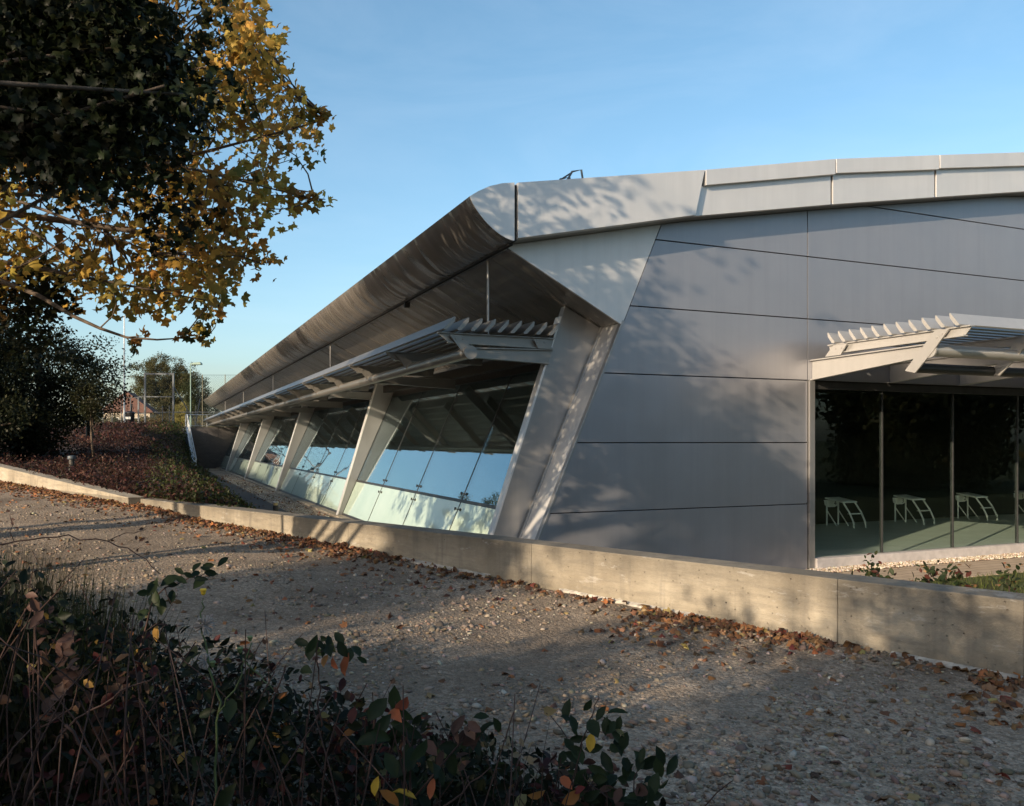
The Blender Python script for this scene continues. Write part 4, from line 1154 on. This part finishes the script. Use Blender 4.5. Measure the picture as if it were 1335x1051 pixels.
xs_, ys_, zs_, ps_ = [], [], [], []
while len(xs_) < 3300:
    w = g5.uniform(-2.2, 23); dens = .25 + .75*max(0, math.sin(w*1.1+.6)*.6+.5*math.sin(w*2.9)+.3)
    if w < 4: dens = 1.0 if (1.2 < w < 2.9 or -.8 < w < .2) else .16
    if 4 < w < 7: dens *= .6
    if w > 7: dens = max(dens, .7)
    if g5.uniform() > dens: continue
    p = abs(g5.exponential(.16 if w < 4 else .22)) + (.07 if w < 4 else .02)
    q = wall_pt(w, p + (.22 if w > 14.1 else 0), 0); xs_.append(q.x); ys_.append(q.y); ps_.append(p)
for a_, b_, m in ((1.9, 2.9, 60), (-.6, .2, 70), (5, 9, 60)):          # drifts a little out from the wall
    for _ in range(m):
        q = wall_pt(g5.uniform(a_, b_), g5.uniform(.3, 1.0), 0); xs_.append(q.x); ys_.append(q.y); ps_.append(.6)
xr, yr, zr, wr, pr = on_gravel(620, 3.6, 17, 1.0)
x = np.concatenate([xs_, xr]); y = np.concatenate([ys_, yr]); pp = np.concatenate([ps_, pr]); z, _, _ = gz(x, y)
n = len(x); z = z + .012 + .05*np.exp(-pp/.15)*g5.uniform(0, 1, n)
o = pieces("fallen_leaves", MAPLE, np.stack([x, y, z], 1), rots(n, (0, 0, 1), .55, g5), np.stack([g5.uniform(.06, .12, n), g5.uniform(.06, .12, n), g5.uniform(.1, .4, n)], 1), palette(n, DEAD, [5, 4, 4, 2, 2, .6, .6], .25, g5), M['litter'])
tag(o, "brown fallen leaves drifted along the foot of the concrete wall", "fallen leaves", None, "stuff")
# leaves on the shingle and the path, under the fins
xs_ = []
for _ in range(420):
    q = W(g5.uniform(-7.5, -6.2), g5.uniform(8, 50)); xs_.append((q.x, q.y, -2.38 + g5.uniform(0, .03)))
for _ in range(60):
    q = W(g5.uniform(-8.4, -7.3), g5.uniform(8, 50)); xs_.append((q.x, q.y, -2.385))
for _ in range(160):
    q = W(g5.uniform(0, 14), g5.uniform(-3.5, -.2)); xs_.append((q.x, q.y, -2.43 + g5.uniform(0, .02)))
n = len(xs_)
o = pieces("scattered_leaves", MAPLE, np.array(xs_), rots(n, (0, 0, 1), .4, g5), g5.uniform(.08, .13, n), palette(n, DEAD, [4, 4, 2, 3, 3, 1, 1], .2, g5), M['litter'])
tag(o, "brown leaves scattered on the path shingle and paving", "fallen leaves", None, "stuff")
# pale pebbles on the shingle margins
n = 5200; q_ = []
for _ in range(n):
    q = W(g5.uniform(-.2, 9), g5.uniform(-.56, -.12)) if g5.uniform() < .6 else W(g5.uniform(-7.2, -6.3), 4 + 40*g5.uniform()**1.5); q_.append((q.x, q.y, -2.425 if q.x > 4 else -2.39))
o = pieces("shingle_stones", STONE, np.array(q_), rots(n, (0, 0, 1), .5, g5), g5.uniform(.03, .06, n), palette(n, [(.45, .36, .26), (.6, .52, .42), (.3, .22, .15), (.68, .62, .54)], None, .2, g5), M['pebble']); tag(o, "pale shingle stones edging the hall", "shingle", None, "stuff")
# spilled mortar along the foot of the near wall
m_ = MB(); g6 = np.random.default_rng(151); ww = np.arange(-6, 6.6, .06); wd = .045 + .03*np.sin(ww*3.1) + .02*g6.normal(0, 1, len(ww)); wd = np.clip(wd, .015, .12)
for a_, b_, k1, k2 in zip(ww, ww[1:], wd, wd[1:]):
    if math.sin(a_*2.3+.9) + .5*math.sin(a_*5.1) < -.15: continue
    z0 = ground_z(a_)
    A_, B_, C_, D_ = wall_pt(a_, -.02, z0-.1), wall_pt(b_, -.02, z0-.1), wall_pt(b_, k2, z0-.1), wall_pt(a_, k1, z0-.1)
    top_ = .062
    m_.add([A_, B_, C_, D_] + [(A_.x, A_.y, z0+top_), (B_.x, B_.y, z0+top_), (C_.x, C_.y, z0+top_-.02), (D_.x, D_.y, z0+top_-.02)], [(4,5,6,7), (3,2,6,7)])
o = m_.build("mortar_edge", plain("pale_mortar", (.40, .37, .32), .9, 0, .35, 14), fix=False); tag(o, kind="structure")

# ------------------------------------------------------------------ lawn and young shrubs in front of the front glazing
n = 16000; s_ = g5.uniform(-2, 13, n); t_ = g5.uniform(-6.5, -1.82, n)
xy = np.array([tuple(W(a_, b_))[:2] for a_, b_ in zip(s_, t_)])
o = pieces("grass", BLADE, np.column_stack([xy, np.full(n, -2.47)]), upright(n, .35, g5)[:, :, :], np.stack([g5.uniform(.14, .22, n), g5.uniform(.06, .13, n), g5.uniform(.05, .1, n)], 1), palette(n, [(.09, .12, .03), (.13, .14, .045), (.07, .09, .03)], None, .25, g5), M['leaf'])
tag(o, "short lawn grass between the concrete wall and the paving", "grass", None, "stuff")
def young_shrub(u, d, vtop, wd, label, seed, red=False):
    g_ = np.random.default_rng(seed); b = at(u, 0, d); b[2] = -2.47
    r = empty("young_shrub", b); tag(r, label, "shrub", "young shrubs behind the concrete wall")
    hgt = (575-vtop)/1093*d + 2.47; m_ = MB(); P_ = []
    for k in range(5 if wd > .25 else 3):
        tip = np.array([g_.normal(0, wd*.6), g_.normal(0, wd*.5), hgt*(1 if k == 0 else g_.uniform(.55, .9))]); pts = bent((g_.normal(0, .04), g_.normal(0, .04), -.05), tip, .05, 7, g_)
        m_.tube(pts, list(np.linspace(.010, .004, 7)), 5)
        for f in np.linspace(.4, 1, 26):
            i = min(5, int(f*6)); c = pts[i] + (pts[i+1]-pts[i])*(f*6-i); P_ += [c + g_.normal(0, .055, 3) for _ in range(5)]
    m_.build("stem", M['stem'], r, fix=False)
    n = len(P_); cols = [(.035, .05, .02), (.05, .065, .025), (.09, .03, .02)]
    pieces("leaves", OVAL, np.array(P_), rots(n, (-.2, -.4, .6), .9, g_), g_.uniform(.05, .10, n), palette(n, cols, [4, 3, 1.5], .25, g_), M['leaf'], r)
for k, (u, d, v, wd, lab) in enumerate([(1148, 10.6, 735, .14, "upright leafy young shrub standing against the paving, leftmost of those behind the wall"), (1192, 9.6, 742, .22, "thin open young shrub next right of the upright one behind the wall"),
    (1222, 9.2, 748, .26, "low bushy young shrub where the paving meets the lawn"), (1262, 8.4, 752, .30, "broad dark young shrub at the edge of the lawn with reddish leaves"), (1302, 8.4, 747, .16, "spindly young shrub in the lawn, nearest the right edge"), (1090, 9.6, 751, .3, "trailing low young shrub creeping along the wall top below the glazing corner")]):
    young_shrub(u, d, v, wd, lab, 160+k)

# ------------------------------------------------------------------ foreground weeds and brambles
g7 = np.random.default_rng(171)
TOPV = [(-900, 700), (-200, 705), (0, 735), (60, 760), (130, 785), (200, 815), (300, 850), (380, 885), (450, 915), (520, 940), (600, 950), (680, 985), (750, 1000), (820, 1030), (900, 1075), (1000, 1140)]
P_ = []
while len(P_) < 22500:
    u = g7.uniform(-160, 930) if g7.uniform() < .75 else g7.uniform(-900, -160); d = g7.uniform(2.55, 4.4); vt = lin(TOPV, u) + g7.uniform(0, 1)**.6*60*(1 if g7.uniform() > .12 else -.25)
    ztop = (575-vt)/1093*d
    if ztop < -1.6: continue
    z = ztop - (ztop+1.63)*g7.uniform()**1.3
    if math.sin(u*.031+d*4.1)*math.cos(u*.017-d*2.7+z*3) > .45 and g7.uniform() < .8: continue
    P_.append(((u-667.5)/1093*d, d, z))
P_ = np.array(P_); n = len(P_)
cl_ = np.sin(P_[:, 0]*5.1+P_[:, 1]*3.3)*np.cos(P_[:, 1]*4.7-P_[:, 0]*2.2+P_[:, 2]*3)
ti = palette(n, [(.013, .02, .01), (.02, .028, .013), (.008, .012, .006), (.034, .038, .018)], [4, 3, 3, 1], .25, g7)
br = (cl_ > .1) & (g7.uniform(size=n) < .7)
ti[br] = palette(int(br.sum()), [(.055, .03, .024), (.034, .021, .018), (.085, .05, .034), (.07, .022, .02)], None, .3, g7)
yl = g7.uniform(size=n) < .02; ti[yl] = palette(int(yl.sum()), [(.32, .20, .05), (.30, .12, .04), (.26, .22, .10)], None, .2, g7)
s_ = g7.uniform(.022, .058, n)
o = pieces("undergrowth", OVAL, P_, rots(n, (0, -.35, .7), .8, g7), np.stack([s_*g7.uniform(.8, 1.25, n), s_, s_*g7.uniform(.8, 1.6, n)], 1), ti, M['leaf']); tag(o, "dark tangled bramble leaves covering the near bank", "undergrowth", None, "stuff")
m_ = MB()
for _ in range(240):
    u = g7.uniform(-900, 860) if g7.uniform() < .5 else g7.uniform(-120, 860); d = g7.uniform(1.8, 4.0); x = (u-667.5)/1093*d; zt = (575-lin(TOPV, u)-g7.uniform(-10, 75))/1093*d
    if zt < -1.5: continue
    m_.tube(bent((x+g7.normal(0, .15), d+g7.normal(0, .15), -1.65), (x+g7.normal(0, .2), d+g7.normal(0, .2), zt), .09, 7, g7), list(np.linspace(.0036, .0014, 7)), 5, False)
tag(m_.build("undergrowth_stems", M['stem'], fix=False), "thin brown stems among the bramble leaves", "undergrowth", None, "stuff")
n = 1500; u = g7.uniform(-60, 175, n); d = g7.uniform(3.0, 4.9, n); x = (u-667.5)/1093*d
vt = np.interp(u, [-60, 0, 60, 130, 175], [690, 705, 722, 745, 790]) + g7.uniform(-18, 60, n); zt = (575-vt)/1093*d; hg = np.clip(zt+1.6, .1, None)
o = pieces("tall_grass", BLADE, np.stack([x, d, np.full(n, -1.6)], 1), upright(n, .13, g7), np.stack([g7.uniform(.11, .2, n), hg, hg*.5], 1), palette(n, [(.055, .06, .022), (.09, .075, .036), (.036, .042, .017)], [3, 2, 2], .25, g7), M['leaf']); tag(o, "tall thin uncut grass at the left of the near bank", "grass", None, "stuff")

def weed(name, label, cat, paths, leaves=(), mat='stem', bulbs=(), tmpl=OVAL, seed=1):
    """paths: stems as (u, v, d) points with radii; leaves: (u, v, d, size, colour)"""
    g_ = np.random.default_rng(seed)
    first = at(*paths[0][0][0]); base = np.array([first[0], first[1], max(-1.65, first[2])]) if first[2] > -1.6 else np.array([first[0], first[1], -1.63])
    r = empty(name, base); tag(r, label, cat)
    m_ = MB()
    for pts, r0, r1 in paths:
        q = [at(*p) - base for p in pts]; dense = []
        for a_, b_ in zip(q, q[1:]):
            dense += [a_ + (b_-a_)*f for f in (0, .34, .67)]
        dense.append(q[-1])
        for i in range(1, len(dense)-1): dense[i] = dense[i] + g_.normal(0, .004, 3)
        m_.tube(dense, list(np.linspace(r0*.62, r1*.6, len(dense))), 7)
    m_.build("stem", M[mat], r, fix=False, smooth=True)
    if len(leaves):
        P = np.array([at(l[0], l[1], l[2]) - base for l in leaves]); n = len(P)
        sz = np.array([l[3]*(1.35 if l[4][0] > .3 else 1.0) for l in leaves]); tint = np.array([l[4] for l in leaves]) * g_.uniform(.8, 1.2, (n, 1))
        pieces("leaves", tmpl, P, rots(n, (0, -.8, .5), .4, g_), np.stack([sz*g_.uniform(.75, 1.1, n), sz, sz*1.5], 1)*.8, tint, M['leaf'], r)
    for nm, (u, v, d), rad, mt in bulbs:
        b = MB(); c = at(u, v, d) - base
        if nm == "seed_head":
            nn = 70; dv = g_.normal(0, 1, (nn, 3)); dv /= np.linalg.norm(dv, axis=1)[:, None]
            for q in dv: b.tube([c, c + q*rad], [.0012, .0018], 4)
        else: b.lathe(c - np.array([0, 0, rad]), [(rad*.35, 0), (rad*.75, rad*.5), (rad*.8, rad*1.1), (rad*1.15, rad*1.7), (rad*.9, rad*2.1), (rad*.2, rad*2.2)], 10)
        b.build(nm, mt, r, fix=False)
    return r
DG, MG, OR, YE, BR, RD = (.022, .036, .016), (.036, .052, .021), (.60, .17, .07), (.72, .42, .05), (.11, .06, .045), (.25, .05, .045)
def spray(u0, v0, u1, v1, d, n, size, cols, jit=10, seed=1):
    g_ = np.random.default_rng(seed); L = []
    for k in range(n):
        f = k/max(1, n-1); L.append((u0+(u1-u0)*f + g_.normal(0, jit), v0+(v1-v0)*f + g_.normal(0, jit), d + g_.normal(0, .05), size*g_.uniform(.75, 1.25), cols[g_.integers(len(cols))]))
    return L
yellow = plain("yellow_petals", (.75, .45, .03), .6); fluff = plain("grey_seed_fluff", (.33, .29, .26), .9); bud = plain("green_buds", (.13, .17, .06), .6)
weed("bramble_cane", "long bare bramble cane arching over the gravel at the left edge", "bramble", [([(-60, 740, 3.4), (-10, 712, 3.4), (40, 703, 3.4), (90, 700, 3.4), (140, 706, 3.4), (180, 722, 3.4), (208, 748, 3.4)], .006, .003),
     ([(140, 706, 3.4), (175, 694, 3.4), (190, 690, 3.4)], .003, .0015), ([(18, 705, 3.4), (14, 675, 3.4), (17, 668, 3.4)], .003, .002)], spray(10, 668, 20, 690, 3.4, 5, .03, [BR], 3, 2) + spray(176, 700, 190, 708, 3.4, 5, .03, [BR], 4, 3), seed=2)
weed("bramble", "bramble shoot with a cluster of dark leaves rising clear against the gravel", "bramble", [([(190, 960, 2.9), (180, 860, 2.9), (195, 790, 2.9), (215, 765, 2.9), (250, 752, 2.9), (280, 745, 2.9)], .006, .002), ([(215, 765, 2.9), (225, 790, 2.9)], .003, .0015)],
     spray(195, 775, 240, 765, 2.9, 14, .075, [DG, MG, DG], 13, 4) + spray(240, 755, 285, 748, 2.9, 10, .06, [DG, MG], 8, 5), seed=4)
weed("thistle", "tall green thistle weed with one yellow bud and fluffy grey seed heads", "weed", [([(279, 1060, 2.3), (280, 980, 2.3), (285, 920, 2.3), (276, 870, 2.3), (263, 825, 2.3), (262, 800, 2.3), (265, 780, 2.3)], .006, .003), ([(284, 930, 2.3), (305, 900, 2.3), (318, 870, 2.3), (328, 838, 2.3)], .004, .0025),
     ([(316, 860, 2.3), (340, 880, 2.3), (358, 902, 2.3)], .003, .002), ([(276, 870, 2.3), (284, 862, 2.3)], .003, .002)],
     [(300, 925, 2.3, .09, MG), (258, 995, 2.3, .09, DG), (295, 1040, 2.3, .11, MG), (270, 930, 2.3, .07, DG), (312, 848, 2.3, .05, MG)], 'greenstem',
     [("flower_bud", (265, 772, 2.3), .0085, yellow), ("seed_head", (267, 815, 2.3), .028, fluff), ("seed_head", (268, 862, 2.3), .022, fluff), ("flower_bud", (313, 848, 2.3), .008, bud), ("flower_bud", (326, 833, 2.3), .007, bud), ("flower_bud", (277, 866, 2.3), .008, bud)], seed=6)
weed("bare_stem", "bare reddish weed stem leaning right in the middle of the near bank", "weed", [([(326, 1055, 2.2), (338, 990, 2.2), (355, 925, 2.2), (372, 872, 2.2)], .0045, .003)], [(372, 872, 2.2, .03, BR), (360, 900, 2.2, .03, BR)], seed=7)
weed("bare_stem", "straight bare reddish weed stem beside the green thistle", "weed", [([(319, 1060, 2.3), (314, 980, 2.3), (317, 920, 2.3), (326, 870, 2.3), (345, 830, 2.3)], .0045, .002)], spray(330, 855, 352, 820, 2.3, 6, .02, [BR, (.16, .09, .06)], 6, 9), seed=8)
weed("dock", "dead dock plant with hanging curled brown leaves at the left", "weed", [([(30, 1060, 2.4), (50, 960, 2.4), (52, 880, 2.4), (48, 820, 2.4), (45, 775, 2.4)], .007, .003), ([(52, 900, 2.4), (80, 860, 2.4), (96, 822, 2.4)], .005, .003), ([(50, 950, 2.4), (95, 920, 2.4), (110, 868, 2.4)], .005, .003)],
     spray(46, 780, 52, 830, 2.4, 9, .06, [BR, (.15, .085, .065)], 5, 10) + spray(95, 825, 84, 880, 2.4, 12, .065, [BR, (.16, .09, .07)], 8, 11) + spray(108, 868, 62, 920, 2.4, 13, .06, [BR, (.13, .075, .055)], 9, 12), seed=10)
weed("bramble_cane", "thick thorny bramble cane crossing the bottom left corner", "bramble", [([(30, 1060, 1.9), (60, 990, 1.9), (90, 945, 1.9), (120, 925, 1.9), (160, 900, 1.9), (205, 880, 1.9)], .0055, .003), ([(85, 945, 1.9), (110, 975, 1.9), (130, 1010, 1.9), (136, 1060, 1.9)], .006, .005), ([(136, 1035, 1.9), (160, 1005, 1.9), (172, 990, 1.9)], .004, .002)], seed=12)
weed("bramble", "bramble shoot with two bright orange leaves at its tip", "bramble", [([(420, 960, 2.7), (418, 900, 2.7), (412, 860, 2.7), (430, 842, 2.7), (470, 850, 2.7)], .005, .002)],
     spray(400, 850, 440, 835, 2.7, 12, .07, [DG, MG, DG], 10, 14) + spray(430, 838, 468, 852, 2.7, 6, .06, [DG, MG], 6, 15) + [(436, 864, 2.65, .062, OR), (451, 866, 2.65, .07, (.45, .14, .06)), (424, 861, 2.65, .045, (.40, .2, .07)), (446, 892, 2.7, .06, (.06, .025, .025))], seed=14)
weed("bramble", "bramble with long dark leaflets and a single yellow leaf at lower centre", "bramble", [([(745, 1050, 2.6), (752, 990, 2.6), (765, 950, 2.6), (775, 925, 2.6), (780, 905, 2.6)], .005, .002), ([(752, 990, 2.6), (730, 950, 2.6), (712, 930, 2.6)], .003, .002), ([(765, 955, 2.6), (800, 950, 2.6), (820, 960, 2.6)], .003, .0015)],
     spray(735, 940, 765, 1000, 2.6, 12, .075, [DG, MG], 11, 17) + spray(770, 930, 815, 960, 2.6, 10, .07, [DG, MG], 9, 18) + [(770, 968, 2.55, .055, YE), (716, 927, 2.6, .06, (.35, .25, .12)), (808, 955, 2.6, .05, (.22, .2, .08))], seed=16)
weed("bramble", "leafy bramble with rust and orange leaves at the bottom centre", "bramble", [([(540, 1080, 2.2), (535, 1000, 2.2), (528, 950, 2.2), (515, 915, 2.2)], .006, .002), ([(540, 1040, 2.2), (590, 980, 2.2), (615, 950, 2.2)], .005, .002), ([(560, 1070, 2.1), (600, 1030, 2.1), (640, 1000, 2.1)], .005, .002)],
     spray(500, 940, 545, 1010, 2.2, 26, .085, [DG, MG, DG], 20, 20) + spray(570, 990, 625, 950, 2.2, 18, .07, [BR, DG, (.16, .085, .065), MG], 16, 21) + [(515, 932, 2.15, .07, OR), (524, 918, 2.15, .06, (.33, .09, .05)), (508, 1040, 2.1, .06, (.5, .2, .05)), (528, 1035, 2.1, .06, YE), (612, 955, 2.2, .06, (.26, .14, .09)), (596, 960, 2.2, .05, (.24, .12, .08)), (563, 1028, 2.1, .05, OR), (490, 1025, 2.1, .045, YE)], seed=18)
weed("bramble", "dark leafy bramble clump at the bottom right of the near bank", "bramble", [([(830, 1090, 2.6), (825, 1030, 2.6), (835, 990, 2.6)], .005, .002), ([(800, 1090, 2.5), (790, 1040, 2.5), (760, 1010, 2.5)], .005, .002)],
     spray(760, 1010, 870, 1010, 2.6, 34, .075, [DG, MG, DG], 16, 24) + spray(740, 1040, 860, 1045, 2.5, 30, .08, [DG, MG, DG, BR], 12, 25) + [(738, 1020, 2.5, .06, OR), (745, 1040, 2.45, .06, (.5, .2, .06)), (700, 1035, 2.45, .06, (.45, .2, .06)), (755, 1030, 2.45, .05, RD)], seed=24)
weed("straw_grass", "pale dry straw grass stalks standing at lower centre", "grass", [([(u0, 1060, 2.4), (u0 + (k-3)*4, 1000, 2.4), (u0 + (k-3)*9, 940 + 14*(k % 3), 2.4)], .0022, .001) for k, u0 in enumerate((650, 655, 660, 664, 670, 676, 690))], spray(650, 965, 690, 985, 2.4, 14, .028, [(.35, .26, .16)], 10, 27), 'stem', seed=26)
